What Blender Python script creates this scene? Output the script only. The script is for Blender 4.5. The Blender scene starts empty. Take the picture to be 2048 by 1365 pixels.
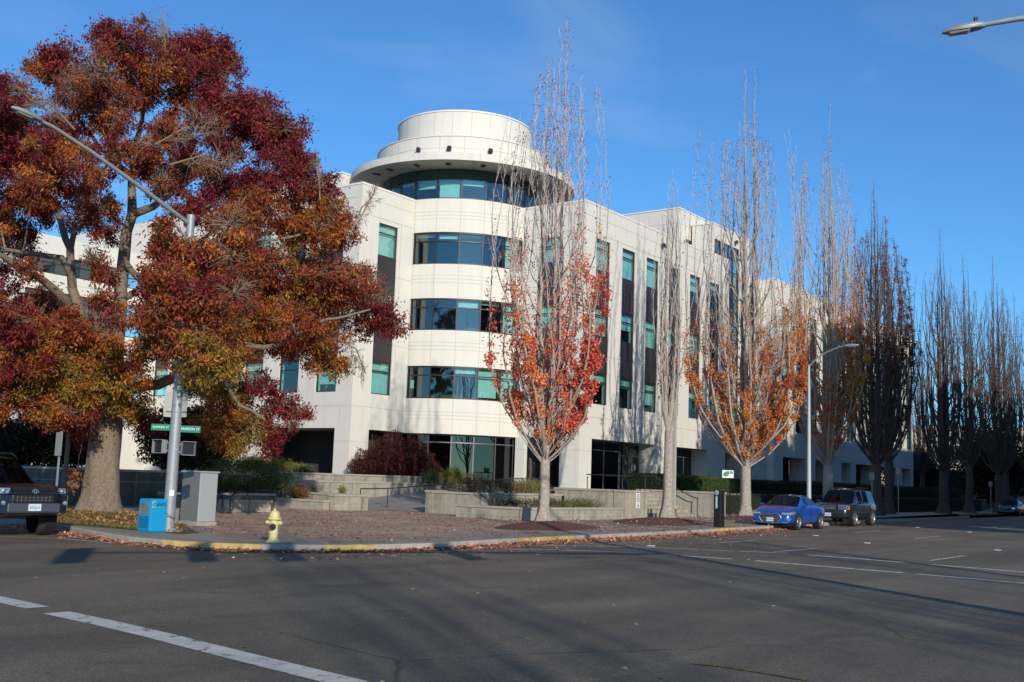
import bpy, bmesh, math, random
import numpy as np
from mathutils import Vector, Matrix
from math import sin, cos, pi, radians, sqrt, atan2, hypot
scene = bpy.context.scene
COL = scene.collection
# ---------------------------------------------------------------- camera
F, PITCH, ROLL, YAW = 2167.5, .127602, .0344546, .9478764
fw = Vector((sin(YAW)*cos(PITCH), cos(YAW)*cos(PITCH), sin(PITCH)))
r0 = Vector((cos(YAW), -sin(YAW), 0)); u0 = r0.cross(fw)
rt = r0*cos(ROLL) + u0*sin(ROLL); up = -r0*sin(ROLL) + u0*cos(ROLL)
cam = bpy.data.cameras.new('camera'); camo = bpy.data.objects.new('camera', cam); COL.objects.link(camo)
cam.sensor_width = 36; cam.lens = F/2048*36; cam.clip_start = .1; cam.clip_end = 3000
m = Matrix((rt, up, -fw)).transposed().to_4x4(); m.translation = (0, 0, 1.7); camo.matrix_world = m
scene.camera = camo
# ---------------------------------------------------------------- sky, sun, exposure
EL = radians(19); SD = Vector((.60*cos(EL), .80*cos(EL), -sin(EL))).normalized()
w = bpy.data.worlds.new('World'); scene.world = w; w.use_nodes = True
nt = w.node_tree; nt.nodes.clear()
sky = nt.nodes.new('ShaderNodeTexSky'); sky.sky_type = 'NISHITA'; sky.sun_disc = False
sky.sun_elevation = EL; sky.sun_rotation = radians(216.87); sky.air_density = 1.0; sky.dust_density = .15; sky.ozone_density = 3.0
bg = nt.nodes.new('ShaderNodeBackground'); bg.inputs[1].default_value = .13
tc = nt.nodes.new('ShaderNodeTexCoord'); mp = nt.nodes.new('ShaderNodeMapping'); mp.inputs[3].default_value = (1.2, 3.2, 7)
mp.inputs[2].default_value = (.2, .3, .5)
nz = nt.nodes.new('ShaderNodeTexNoise'); nz.inputs['Scale'].default_value = 1.3; nz.inputs['Detail'].default_value = 7; nz.inputs['Distortion'].default_value = .8
rp = nt.nodes.new('ShaderNodeValToRGB'); rp.color_ramp.elements[0].position = .5; rp.color_ramp.elements[1].position = .85
rp.color_ramp.elements[0].color = (0, 0, 0, 1); rp.color_ramp.elements[1].color = (.22, .22, .22, 1)
mx = nt.nodes.new('ShaderNodeMixRGB'); mx.inputs[2].default_value = (4.2, 5.0, 6.2, 1)
ou = nt.nodes.new('ShaderNodeOutputWorld')
L_ = nt.links.new
L_(tc.outputs['Generated'], mp.inputs[0]); L_(mp.outputs[0], nz.inputs[0]); L_(nz.outputs[0], rp.inputs[0])
tn = nt.nodes.new('ShaderNodeMixRGB'); tn.blend_type = 'MULTIPLY'; tn.inputs[0].default_value = 1; tn.inputs[2].default_value = (.47, .87, 1.20, 1)
L_(sky.outputs[0], tn.inputs[1]); L_(rp.outputs[0], mx.inputs[0]); L_(tn.outputs[0], mx.inputs[1]); L_(mx.outputs[0], bg.inputs[0]); L_(bg.outputs[0], ou.inputs[0])
sl = bpy.data.lights.new('sun', 'SUN'); sl.energy = 4.05; sl.angle = radians(.53); sl.color = (1, .925, .80)
so = bpy.data.objects.new('sun', sl); COL.objects.link(so); so.rotation_euler = SD.to_track_quat('-Z', 'Y').to_euler()
scene.view_settings.view_transform = 'Standard'; scene.view_settings.look = 'None'
scene.view_settings.exposure = 0; scene.view_settings.gamma = 1
scene.cycles.max_bounces = 6; scene.cycles.transparent_max_bounces = 16
random.seed(7); RNG = np.random.default_rng(11)
# ---------------------------------------------------------------- materials
MATS = {}
def mat(name, col, rough=.8, metal=0, var=0, scale=4, bump=0, bscale=40, spec=.5, coat=0, stain=0, col2=None, alpha=None):
    if name in MATS: return MATS[name]
    m = bpy.data.materials.new(name); m.use_nodes = True; n = m.node_tree; b = n.nodes['Principled BSDF']
    b.inputs['Base Color'].default_value = (*col, 1); b.inputs['Roughness'].default_value = rough
    b.inputs['Metallic'].default_value = metal; b.inputs['Specular IOR Level'].default_value = spec
    if coat: b.inputs['Coat Weight'].default_value = coat; b.inputs['Coat Roughness'].default_value = .05
    t = n.nodes.new('ShaderNodeTexCoord'); last = None
    if var:
        a = n.nodes.new('ShaderNodeTexNoise'); a.inputs['Scale'].default_value = scale; a.inputs['Detail'].default_value = 8; a.inputs['Roughness'].default_value = .65
        n.links.new(t.outputs['Object'], a.inputs[0])
        r = n.nodes.new('ShaderNodeValToRGB'); r.color_ramp.elements[0].position = .3; r.color_ramp.elements[1].position = .7
        c2 = col2 or tuple(c*(1+var) for c in col); c1 = tuple(c*(1-var) for c in col) if not col2 else col
        r.color_ramp.elements[0].color = (*c1, 1); r.color_ramp.elements[1].color = (*c2, 1)
        n.links.new(a.outputs[0], r.inputs[0]); last = r.outputs[0]
    if stain:   # rain streaks running down the face
        mp = n.nodes.new('ShaderNodeMapping'); mp.inputs[3].default_value = (2.2, 2.2, .10)
        s = n.nodes.new('ShaderNodeTexNoise'); s.inputs['Scale'].default_value = 1.4; s.inputs['Detail'].default_value = 6
        n.links.new(t.outputs['Object'], mp.inputs[0]); n.links.new(mp.outputs[0], s.inputs[0])
        q = n.nodes.new('ShaderNodeMapRange'); q.inputs[1].default_value = .5; q.inputs[2].default_value = .8; q.inputs[3].default_value = 1; q.inputs[4].default_value = 1-stain
        n.links.new(s.outputs[0], q.inputs[0])
        x = n.nodes.new('ShaderNodeMixRGB'); x.blend_type = 'MULTIPLY'; x.inputs[0].default_value = 1
        if last: n.links.new(last, x.inputs[1])
        else: x.inputs[1].default_value = (*col, 1)
        n.links.new(q.outputs[0], x.inputs[2]); last = x.outputs[0]
    if last: n.links.new(last, b.inputs['Base Color'])
    if bump:
        a = n.nodes.new('ShaderNodeTexNoise'); a.inputs['Scale'].default_value = bscale; a.inputs['Detail'].default_value = 6
        n.links.new(t.outputs['Object'], a.inputs[0])
        u = n.nodes.new('ShaderNodeBump'); u.inputs['Strength'].default_value = bump; u.inputs['Distance'].default_value = .02
        n.links.new(a.outputs[0], u.inputs['Height']); n.links.new(u.outputs[0], b.inputs['Normal'])
    MATS[name] = m; return m
def leafmat(name, trans=.35):
    if name in MATS: return MATS[name]
    m = bpy.data.materials.new(name); m.use_nodes = True; n = m.node_tree; n.nodes.clear()
    at = n.nodes.new('ShaderNodeAttribute'); at.attribute_name = 'col'
    d = n.nodes.new('ShaderNodeBsdfPrincipled'); d.inputs['Roughness'].default_value = .55; d.inputs['Specular IOR Level'].default_value = .3
    t = n.nodes.new('ShaderNodeBsdfTranslucent'); x = n.nodes.new('ShaderNodeMixShader'); x.inputs[0].default_value = trans
    o = n.nodes.new('ShaderNodeOutputMaterial')
    n.links.new(at.outputs['Color'], d.inputs['Base Color']); n.links.new(at.outputs['Color'], t.inputs['Color'])
    n.links.new(d.outputs[0], x.inputs[1]); n.links.new(t.outputs[0], x.inputs[2]); n.links.new(x.outputs[0], o.inputs[0])
    MATS[name] = m; return m
def glassmat(name, tint, gl=.12, rough=.0, wob=.0):
    if name in MATS: return MATS[name]
    m = bpy.data.materials.new(name); m.use_nodes = True; n = m.node_tree; n.nodes.clear()
    tr = n.nodes.new('ShaderNodeBsdfTransparent'); tr.inputs[0].default_value = (*tint, 1)
    g = n.nodes.new('ShaderNodeBsdfGlossy'); g.inputs['Roughness'].default_value = rough; g.inputs['Color'].default_value = (.85, .97, 1, 1)
    ge = n.nodes.new('ShaderNodeNewGeometry'); dp = n.nodes.new('ShaderNodeVectorMath'); dp.operation = 'DOT_PRODUCT'
    n.links.new(ge.outputs['Normal'], dp.inputs[0]); n.links.new(ge.outputs['Incoming'], dp.inputs[1]); prev = dp.outputs['Value']
    for op, v in (('ABSOLUTE', None), ('SUBTRACT', 1), ('POWER', 5), ('MULTIPLY', .9)):     # Schlick: same from both sides of the sheet
        q = n.nodes.new('ShaderNodeMath'); q.operation = op
        if op == 'SUBTRACT': q.inputs[0].default_value = 1; n.links.new(prev, q.inputs[1])
        else:
            n.links.new(prev, q.inputs[0])
            if v is not None: q.inputs[1].default_value = v
        prev = q.outputs[0]
    ad = n.nodes.new('ShaderNodeMath'); ad.operation = 'ADD'; ad.inputs[1].default_value = gl+.045; ad.use_clamp = True
    x = n.nodes.new('ShaderNodeMixShader'); o = n.nodes.new('ShaderNodeOutputMaterial')
    if wob:
        t = n.nodes.new('ShaderNodeTexCoord'); a = n.nodes.new('ShaderNodeTexNoise'); a.inputs['Scale'].default_value = .7; a.inputs['Detail'].default_value = 1
        u = n.nodes.new('ShaderNodeBump'); u.inputs['Strength'].default_value = wob; u.inputs['Distance'].default_value = .05
        n.links.new(t.outputs['Object'], a.inputs[0]); n.links.new(a.outputs[0], u.inputs['Height']); n.links.new(u.outputs[0], g.inputs['Normal'])
    n.links.new(prev, ad.inputs[0]); n.links.new(ad.outputs[0], x.inputs[0]); n.links.new(tr.outputs[0], x.inputs[1]); n.links.new(g.outputs[0], x.inputs[2]); n.links.new(x.outputs[0], o.inputs[0])
    MATS[name] = m; return m
def mtl_ground(name, kind):
    m = bpy.data.materials.new(name); m.use_nodes = True; n = m.node_tree; b = n.nodes['Principled BSDF']; L = n.links.new
    t = n.nodes.new('ShaderNodeTexCoord'); b.inputs['Roughness'].default_value = .85
    def noise(sc, det=6, dist=0, vec=None, rough=.6):
        a = n.nodes.new('ShaderNodeTexNoise'); a.inputs['Scale'].default_value = sc; a.inputs['Detail'].default_value = det; a.inputs['Distortion'].default_value = dist
        a.inputs['Roughness'].default_value = rough
        L(vec or t.outputs['Object'], a.inputs[0]); return a.outputs[0]
    def ramp(f, stops):
        r = n.nodes.new('ShaderNodeValToRGB'); e = r.color_ramp.elements
        while len(e) < len(stops): e.new(.5)
        for k, (p, c) in enumerate(stops): e[k].position = p; e[k].color = (*c, 1)
        L(f, r.inputs[0]); return r.outputs[0]
    def mix(a, b_, f, mode='MIX'):
        x = n.nodes.new('ShaderNodeMixRGB'); x.blend_type = mode
        for i, s in ((1, a), (2, b_), (0, f)):
            if isinstance(s, (int, float)): x.inputs[i].default_value = s
            elif isinstance(s, tuple): x.inputs[i].default_value = (*s, 1)
            else: L(s, x.inputs[i])
        return x.outputs[0]
    if kind == 'asphalt':
        base = ramp(noise(.35, 5, .4), [(.3, (.124, .095, .060)), (.7, (.182, .141, .092))])
        fine = ramp(noise(38, 3, 0, None, .9), [(.35, (.5, .5, .5)), (.5, (1, 1, 1)), (.66, (2.1, 2.1, 2.0))])
        c = mix(base, fine, 1, 'MULTIPLY')
        c = mix(c, ramp(noise(9, 8, .6, None, .8), [(.34, (.72, .72, .72)), (.5, (1, 1, 1)), (.7, (1.3, 1.3, 1.28))]), 1, 'MULTIPLY')
        oil = ramp(noise(.55, 4, .8), [(.60, (1, 1, 1)), (.72, (.62, .61, .60))]); c = mix(c, oil, .8, 'MULTIPLY')
        mp = n.nodes.new('ShaderNodeMapping'); mp.inputs[3].default_value = (.06, .55, 1); mp.inputs[2].default_value = (0, 0, .0); L(t.outputs['Object'], mp.inputs[0])
        tyre = ramp(noise(1.0, 3, .3, mp.outputs[0]), [(.40, (.66, .66, .66)), (.6, (1.10, 1.10, 1.10))])
        c = mix(c, tyre, .75, 'MULTIPLY')
        # cracks
        v = n.nodes.new('ShaderNodeTexVoronoi'); v.feature = 'DISTANCE_TO_EDGE'; v.inputs['Scale'].default_value = .16
        wv = mix(t.outputs['Object'], noise(1.4, 4, 0), .22); L(wv, v.inputs[0])
        cr = ramp(v.outputs['Distance'], [(.0, (.35, .34, .3)), (.0035, (1, 1, 1))])
        c = mix(c, cr, mixf(n, noise(.11, 2), .47, .55), 'MULTIPLY')
        L(c, b.inputs['Base Color'])
        bh = noise(60, 4, 0, None, .8)
        u = n.nodes.new('ShaderNodeBump'); u.inputs['Strength'].default_value = .35; u.inputs['Distance'].default_value = .012; L(bh, u.inputs['Height']); L(u.outputs[0], b.inputs['Normal'])
        b.inputs['Roughness'].default_value = .8
    elif kind == 'brick':
        br = n.nodes.new('ShaderNodeTexBrick'); br.inputs['Scale'].default_value = 1; br.inputs['Brick Width'].default_value = .22; br.inputs['Row Height'].default_value = .11; br.inputs['Mortar Size'].default_value = .006
        br.inputs['Color1'].default_value = (.46, .31, .21, 1); br.inputs['Color2'].default_value = (.38, .265, .185, 1); br.inputs['Mortar'].default_value = (.15, .13, .11, 1)
        L(t.outputs['Object'], br.inputs[0])
        c = mix(br.outputs[0], ramp(noise(.5, 6, .3), [(.35, (.75, .74, .72)), (.65, (1.25, 1.2, 1.12))]), 1, 'MULTIPLY')
        L(c, b.inputs['Base Color'])
    elif kind == 'walk':
        c = ramp(noise(.8, 8, .2, None, .7), [(.3, (.24, .20, .155)), (.7, (.35, .30, .235))])
        br = n.nodes.new('ShaderNodeTexBrick'); br.offset = 0; br.inputs['Scale'].default_value = 1; br.inputs['Brick Width'].default_value = 1.5; br.inputs['Row Height'].default_value = 1.5; br.inputs['Mortar Size'].default_value = .012
        br.inputs['Color1'].default_value = (1, 1, 1, 1); br.inputs['Color2'].default_value = (.88, .87, .86, 1); br.inputs['Mortar'].default_value = (.45, .43, .4, 1); L(t.outputs['Object'], br.inputs[0])
        c = mix(c, br.outputs[0], 1, 'MULTIPLY'); L(c, b.inputs['Base Color'])
    elif kind == 'grass':
        c = ramp(noise(1.2, 8, .3, None, .75), [(.3, (.035, .055, .015)), (.5, (.07, .085, .02)), (.72, (.15, .10, .03))]); L(c, b.inputs['Base Color'])
        u = n.nodes.new('ShaderNodeBump'); u.inputs['Strength'].default_value = 1; u.inputs['Distance'].default_value = .05; L(noise(30, 5), u.inputs['Height']); L(u.outputs[0], b.inputs['Normal'])
    elif kind == 'paint':
        c = ramp(noise(3, 6), [(.3, (.50, .46, .38)), (.7, (.66, .61, .52))])
        worn = ramp(noise(5, 10, .5, None, .75), [(.555, (0, 0, 0)), (.61, (1, 1, 1))])
        c = mix(c, (.12, .115, .11), worn); L(c, b.inputs['Base Color'])
    return m
def mixf(n, f, a, b):
    q = n.nodes.new('ShaderNodeMapRange'); q.inputs[1].default_value = a; q.inputs[2].default_value = b; n.links.new(f, q.inputs[0]); return q.outputs[0]
M = dict(
 wall=mat('pale_precast_concrete', (.71, .67, .59), .85, var=.03, scale=.5, bump=.12, bscale=60, stain=.09),
 cap=mat('parapet_cap_metal', (.80, .76, .70), .5),
 joint=mat('panel_joint', (.44, .41, .35), .9),  # joint lines, a duller colour than the panels
 frame=mat('dark_bronze_frame', (.028, .024, .024), .45),
 mull=mat('grey_mullion', (.16, .15, .15), .4, .5),
 span=mat('dark_spandrel_metal', (.036, .030, .034), .5, var=.15, scale=3),
 soffit=mat('soffit_panel', (.42, .40, .37), .8, var=.05, scale=2),
 dark=mat('dark_interior', (.035, .035, .035), .9), floor=mat('office_ceiling_tile', (.5, .5, .48), .9),
 inwall=mat('office_inner_wall', (.16, .16, .15), .9),
 blind=mat('white_window_blind', (.80, .80, .76), .8, var=.03, scale=2),
 glass=glassmat('teal_office_glass', (.50, .80, .77), .12, 0, .06),
 glassdark=glassmat('dark_ground_glass', (.06, .09, .09), .045, 0, .05),
 spglass=mat('teal_spandrel_glass', (.025, .07, .065), .08, spec=.6),
 roof=mat('flat_roof', (.3, .3, .29), .9),
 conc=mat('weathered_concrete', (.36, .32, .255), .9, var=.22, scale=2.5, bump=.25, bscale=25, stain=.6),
 kerb=mat('kerb_concrete', (.38, .34, .28), .9, var=.2, scale=3, bump=.2),
 yellow=mat('yellow_kerb_paint', (.50, .36, .12), .85, var=.3, scale=5),
 galv=mat('galvanised_steel', (.30, .32, .33), .5, .25, var=.1, scale=6),
 alum=mat('sign_back_aluminium', (.33, .33, .31), .5, .3, var=.15, scale=5),
 black=mat('black_paint', (.012, .012, .013), .4), rail=mat('dark_rail_paint', (.03, .028, .026), .5),
 shadebark=mat('shade_darkened_maple_bark', (.085, .07, .058), .95, var=.3, scale=9, bump=.5, bscale=22), shadetwig=mat('shade_darkened_maple_twig', (.16, .13, .115), .9),  # darker copy of the maple bark and twigs, shade painted into the colour
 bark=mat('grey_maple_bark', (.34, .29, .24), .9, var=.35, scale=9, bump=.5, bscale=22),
 ashbark=mat('ridged_ash_bark', (.20, .155, .11), .95, var=.4, scale=14, bump=1.0, bscale=16),
 twig=mat('tan_twig', (.22, .165, .105), .9), mtwig=mat('pale_maple_twig', (.47, .41, .37), .9),
 mulch=mat('red_bark_mulch', (.13, .045, .022), .95, var=.5, scale=25, bump=1, bscale=40),
 sooty=mat('sooty_concrete', (.13, .12, .10), .95, var=.25, scale=2, stain=.5),  # concrete colour darkened to paint in the shade on these walls, streaks on top
 soil=mat('garden_soil', (.07, .05, .035), 1, var=.3, scale=8, bump=.6),
 white=mat('white_sign_face', (.75, .75, .72), .5), green=mat('green_sign_face', (.005, .20, .12), .4),
 txt=mat('white_lettering', (.8, .82, .8), .5), btxt=mat('black_lettering', (.02, .02, .02), .5),
 rubber=mat('tyre_rubber', (.022, .022, .022), .85, bump=.2), rim=mat('alloy_rim', (.62, .62, .62), .35, .7),
 chrome=mat('chrome', (.80, .79, .78), .28, 1), lens=mat('clear_headlamp', (.80, .82, .85), .12, .9),
 amber=mat('amber_lens', (.7, .13, .03), .2), carglass=glassmat('car_glass', (.16, .20, .19), .05),
)
LEAF = leafmat('autumn_leaf'); LITTER = leafmat('fallen_leaf', .05)
ASPH = mtl_ground('asphalt', 'asphalt'); BRICK = mtl_ground('brick_paving', 'brick'); WALK = mtl_ground('concrete_walk', 'walk'); GRASS = mtl_ground('grass_turf', 'grass'); PAINT = mtl_ground('worn_road_paint', 'paint')
# ---------------------------------------------------------------- builders
def new_obj(name, data, parent=None, base=(0, 0, 0)):
    o = bpy.data.objects.new(name, data); COL.objects.link(o)
    if parent: o.parent = parent
    return o
def thing(name, label, cat, loc=(0, 0, 0), group=None, rz=0):
    o = bpy.data.objects.new(name, None); COL.objects.link(o); o.location = loc; o.rotation_euler = (0, 0, rz); o.empty_display_size = .3
    o['label'] = label; o['category'] = cat
    if group: o['group'] = group
    return o
def tag(o, label=None, cat=None, group=None, kind=None):
    if label: o['label'] = label
    if cat: o['category'] = cat
    if group: o['group'] = group
    if kind: o['kind'] = kind
    return o
class MB:
    def __init__(s, xf=None): s.v = []; s.f = []; s.mi = []; s.xf = xf
    def add(s, vs, fs, mi=0):
        b = len(s.v)
        if s.xf: vs = [s.xf(*p) for p in vs]
        s.v += [tuple(p) for p in vs]; s.f += [tuple(b+i for i in q) for q in fs]; s.mi += [mi]*len(fs); return s
    def box(s, a, b, mi=0):
        (x0, y0, z0), (x1, y1, z1) = a, b
        return s.add([(x0,y0,z0),(x1,y0,z0),(x1,y1,z0),(x0,y1,z0),(x0,y0,z1),(x1,y0,z1),(x1,y1,z1),(x0,y1,z1)],
                     [(0,3,2,1),(4,5,6,7),(0,1,5,4),(1,2,6,5),(2,3,7,6),(3,0,4,7)], mi)
    def prism(s, poly, z0, z1, mi=0, top=None):
        n = len(poly); zt = top or (lambda x, y: z1)
        vs = [(x, y, z0) for x, y in poly]+[(x, y, zt(x, y)) for x, y in poly]
        return s.add(vs, [tuple(range(n, 2*n)), tuple(range(n-1, -1, -1))]+[(i, (i+1) % n, n+(i+1) % n, n+i) for i in range(n)], mi)
    def tube(s, pts, rad, n=8, mi=0, cap=True):
        P = [Vector(p) for p in pts]; R = rad if isinstance(rad, (list, tuple)) else [rad]*len(P)
        vs = []; prev = None
        for i, p in enumerate(P):
            t = (P[min(i+1, len(P)-1)]-P[max(i-1, 0)]).normalized()
            if prev is None: a = t.orthogonal().normalized()
            else: a = (prev-t*prev.dot(t)).normalized()
            prev = a; b = t.cross(a)
            vs += [p+(a*cos(2*pi*k/n)+b*sin(2*pi*k/n))*R[i] for k in range(n)]
        fs = [(i*n+k, i*n+(k+1) % n, (i+1)*n+(k+1) % n, (i+1)*n+k) for i in range(len(P)-1) for k in range(n)]
        if cap: fs += [tuple(range(n-1, -1, -1)), tuple(range((len(P)-1)*n, len(P)*n))]
        return s.add(vs, fs, mi)
    def lathe(s, prof, c=(0, 0, 0), n=24, mi=0, a0=0, a1=2*pi, axis='z'):
        full = abs(a1-a0-2*pi) < 1e-6; k = n if full else n+1; vs = []
        for r, z in prof:
            for i in range(k):
                a = a0+(a1-a0)*i/n; x, y = r*cos(a), r*sin(a)
                vs.append({'z': (c[0]+x, c[1]+y, c[2]+z), 'x': (c[0]+z, c[1]+x, c[2]+y), 'y': (c[0]+x, c[1]+z, c[2]+y)}[axis])
        fs = [(j*k+i, j*k+(i+1) % k, (j+1)*k+(i+1) % k, (j+1)*k+i) for j in range(len(prof)-1) for i in range(n)]
        return s.add(vs, fs, mi)
    def arc(s, c, r0, r1, a0, a1, z0, z1, n=24, mi=0):
        return s.lathe([(r0, z0), (r1, z0), (r1, z1), (r0, z1), (r0, z0)], (c[0], c[1], 0), n, mi, a0, a1)
    def build(s, name, mats, parent=None, base=(0, 0, 0), smooth=None, fix=True, bevel=0):
        me = bpy.data.meshes.new(name); bx, by, bz = base
        me.from_pydata([(x-bx, y-by, z-bz) for x, y, z in s.v], [], s.f)
        for mm in (mats if isinstance(mats, (list, tuple)) else [mats]): me.materials.append(mm)
        if len(me.materials) > 1: me.polygons.foreach_set('material_index', s.mi)
        if fix:
            b = bmesh.new(); b.from_mesh(me); bmesh.ops.recalc_face_normals(b, faces=b.faces); b.to_mesh(me); b.free()
        o = new_obj(name, me, parent)
        if smooth is not None:
            me.polygons.foreach_set('use_smooth', [True]*len(me.polygons)); me.set_sharp_from_angle(angle=radians(smooth))
        if bevel:
            bv = o.modifiers.new('bevel', 'BEVEL'); bv.width = bevel; bv.segments = 2; bv.limit_method = 'ANGLE'
        me.update(); return o
def quads_np(name, V, mat_, colors=None, parent=None, base=(0, 0, 0)):
    """V: (N,4,3) quads"""
    V = np.asarray(V, np.float32)-np.array(base, np.float32); n = len(V); me = bpy.data.meshes.new(name)
    me.vertices.add(n*4); me.vertices.foreach_set('co', V.reshape(-1))
    me.loops.add(n*4); me.loops.foreach_set('vertex_index', np.arange(n*4, dtype=np.int32))
    me.polygons.add(n); me.polygons.foreach_set('loop_start', np.arange(0, n*4, 4, dtype=np.int32))
    me.update(calc_edges=True); me.materials.append(mat_)
    if colors is not None:
        a = me.attributes.new('col', 'FLOAT_COLOR', 'FACE')
        c = np.ones((n, 4), np.float32); c[:, :3] = np.clip(colors, .001, 1); a.data.foreach_set('color', c.reshape(-1))
    me.validate(); return new_obj(name, me, parent)
def leaf_quads(P, L, W, droop=.5, flat=False):
    n = len(P); a = RNG.normal(size=(n, 3)); a[:, 2] -= droop*1.5
    if flat: a[:, 2] *= .15
    a /= np.linalg.norm(a, axis=1)[:, None]+1e-9; q = RNG.normal(size=(n, 3))
    if flat: q[:, 2] *= .15
    b = np.cross(a, q)
    if flat: b = np.cross(a, np.array([0, 0, 1.])+RNG.normal(size=(n, 3))*.25)
    b /= np.linalg.norm(b, axis=1)[:, None]+1e-9
    s = RNG.uniform(.7, 1.3, (n, 1)); l = a*L*s; w_ = b*W*.5*s
    return np.stack([P, P+l*.45+w_, P+l, P+l*.45-w_], 1)
def text(body, size, parent, loc, rot, m, name='lettering', ext=.002, align='CENTER'):
    c = bpy.data.curves.new(name, 'FONT'); c.body = body; c.size = size; c.extrude = ext; c.align_x = align; c.align_y = 'CENTER'
    tmp = bpy.data.objects.new('tmp', c); me = bpy.data.meshes.new_from_object(tmp); bpy.data.objects.remove(tmp); me.name = name; me.materials.clear(); me.materials.append(m)
    o = new_obj(name, me, parent); o.location = loc; o.rotation_euler = rot; return o
XR = (pi/2, 0, 0)          # lettering facing -y
XL_ = (pi/2, 0, -pi/2)     # lettering facing -x
# ================================================================ GROUND
kerb_line = [(16.9, 400), (16.9, 60), (16.9, 34), (16.8, 28.6), (16.55, 27.0), (16.1, 25.1), (15.45, 22.8), (15.1, 21.2), (15.08, 20.0), (15.4, 18.9), (16.1, 18.0), (17.2, 17.25), (18.5, 16.85), (20.2, 16.65), (22, 16.8), (24.2, 17.0), (27.3, 17.1), (33, 17.25), (38, 17.6), (42.5, 17.9), (50, 18.6), (58, 19.2), (66, 19.5), (88, 19.9), (98, 22.6), (110, 22.9), (400, 24)]
b = MB(); b.add([(-900, -900, 0), (1500, -900, 0), (1500, 1500, 0), (-900, 1500, 0)], [(0, 1, 2, 3)])
tag(b.build('road', ASPH), kind='structure')
def offset(line, d):
    out = []
    for i, p in enumerate(line):
        a = Vector(line[max(i-1, 0)]); c = Vector(line[min(i+1, len(line)-1)]); t = (c-a).normalized(); out.append((p[0]-t.y*d, p[1]+t.x*d))
    return out
inner = offset(kerb_line, .16)
b = MB(); b.prism(inner+[(400, 400)], -.2, .15); tag(b.build('pavement', WALK), kind='structure')
b = MB()
segs = lambda a, c: None
def kerbcol(i):
    return 0
yel = [(24, 27.2), (40, 43.6)]
pl = [(15.06, 20.4), (20.6, 16.7)]
for i in range(len(kerb_line)-1):
    p, q = Vector(kerb_line[i]), Vector(kerb_line[i+1]); pi_, qi = Vector(inner[i]), Vector(inner[i+1])
    n = max(1, int((q-p).length/1.0)) if (q-p).length < 20 else 1
    for k in range(n):
        t0, t1 = k/n, (k+1)/n
        a, c, d, e = p.lerp(q, t0), p.lerp(q, t1), pi_.lerp(qi, t1), pi_.lerp(qi, t0)
        mx_ = (a.x+c.x)/2; my = (a.y+c.y)/2
        y = 1 if (my < 20.2 and mx_ < 16.1) or (16.9 < mx_ < 18.9 and my < 18) or (24.2 < mx_ < 27.2 and my < 18) or (38.2 < mx_ < 40.8 and my < 19) else 0
        b.add([(a.x, a.y, -.1), (c.x, c.y, -.1), (c.x, c.y, .135), (a.x, a.y, .135), (a.x-(a.x-e.x)*.12, a.y-(a.y-e.y)*.12, .154), (c.x-(c.x-d.x)*.12, c.y-(c.y-d.y)*.12, .154), (d.x, d.y, .154), (e.x, e.y, .154)],
              [(0, 1, 2, 3), (3, 2, 5, 4), (4, 5, 6, 7)], y)
tag(b.build('kerb', [M['kerb'], M['yellow']]), kind='structure')
# brick plaza laid over the walk
b = MB(); b.add([(x, y, .154) for x, y in [(21.5, 18.6), (30.5, 18.9), (33.5, 24.3), (36.2, 29.6), (37.0, 33.3), (33.2, 33.3), (33.2, 44), (24.5, 44), (21.5, 31), (19.6, 24.2), (17.6, 20.8), (18.6, 19.2)]], [tuple(range(12))])
tag(b.build('brick_plaza', BRICK), kind='structure')
b = MB()
for pts in ([(22.6, 21.3), (26.4, 19.5), (26.7, 19.75), (22.9, 21.55)], [(25.6, 20.6), (28.2, 20.9), (28.2, 21.2), (25.5, 20.9)]):
    b.add([(x, y, .159) for x, y in pts], [(0, 1, 2, 3)])
tag(b.build('concrete_band', mat('pale_concrete_band', (.34, .31, .27), .9, var=.15)), kind='structure')
# lawn under the big tree (mounded) and verge further up the street
def mound(name, c, rx, ry, h, m, z0=.16, rz=0, n=10, seg=40, rnd=.06):
    b = MB(); vs = [(c[0], c[1], z0+h)]; fs = []
    for j in range(1, n+1):
        t = j/n
        for i in range(seg):
            a = 2*pi*i/seg; rr = 1+rnd*sin(3*a+c[0])+rnd*.6*sin(5*a+1)
            x, y = rx*t*rr*cos(a), ry*t*rr*sin(a)
            vs.append((c[0]+x*cos(rz)-y*sin(rz), c[1]+x*sin(rz)+y*cos(rz), z0+h*(1-t*t)**1.3-(.02 if j == n else 0)))
    for i in range(seg): fs.append((0, 1+i, 1+(i+1) % seg))
    for j in range(n-1):
        for i in range(seg): fs.append((1+j*seg+i, 1+(j+1)*seg+i, 1+(j+1)*seg+(i+1) % seg, 1+j*seg+(i+1) % seg))
    b.add(vs, fs); return b.build(name, m, smooth=80)
b = MB(); b.add([(x, y, .158) for x, y in [(16.85, 21.6), (17.6, 21.9), (19.6, 25.2), (21.2, 31), (23.6, 40), (23.6, 70), (17.1, 70), (17.1, 29), (16.7, 26)]], [tuple(range(9))])
tag(b.build('lawn', GRASS), kind='structure')
mound('lawn_mound', (20.0, 31.2), 2.6, 6.4, .13, GRASS, .15)['kind'] = 'structure'
b = MB(); b.add([(x, y, .157) for x, y in [(52, 19.7), (58, 20.2), (88, 20.6), (98, 23.3), (130, 23.6), (400, 25), (400, 31), (57, 31), (54, 26.5)]], [tuple(range(7))])
tag(b.build('grass_verge', GRASS), kind='structure')
mound('mulch_bed', (31.6, 20.9), 4.0, 1.75, .20, M['mulch'], .13, .35)['kind'] = 'structure'
mound('mulch_bed', (41.4, 21.6), 4.2, 2.2, .22, M['mulch'], .13, .2)['kind'] = 'structure'
mound('mulch_bed', (53.0, 22.6), 4.2, 1.9, .18, M['mulch'], .13, .1)['kind'] = 'structure'
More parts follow.
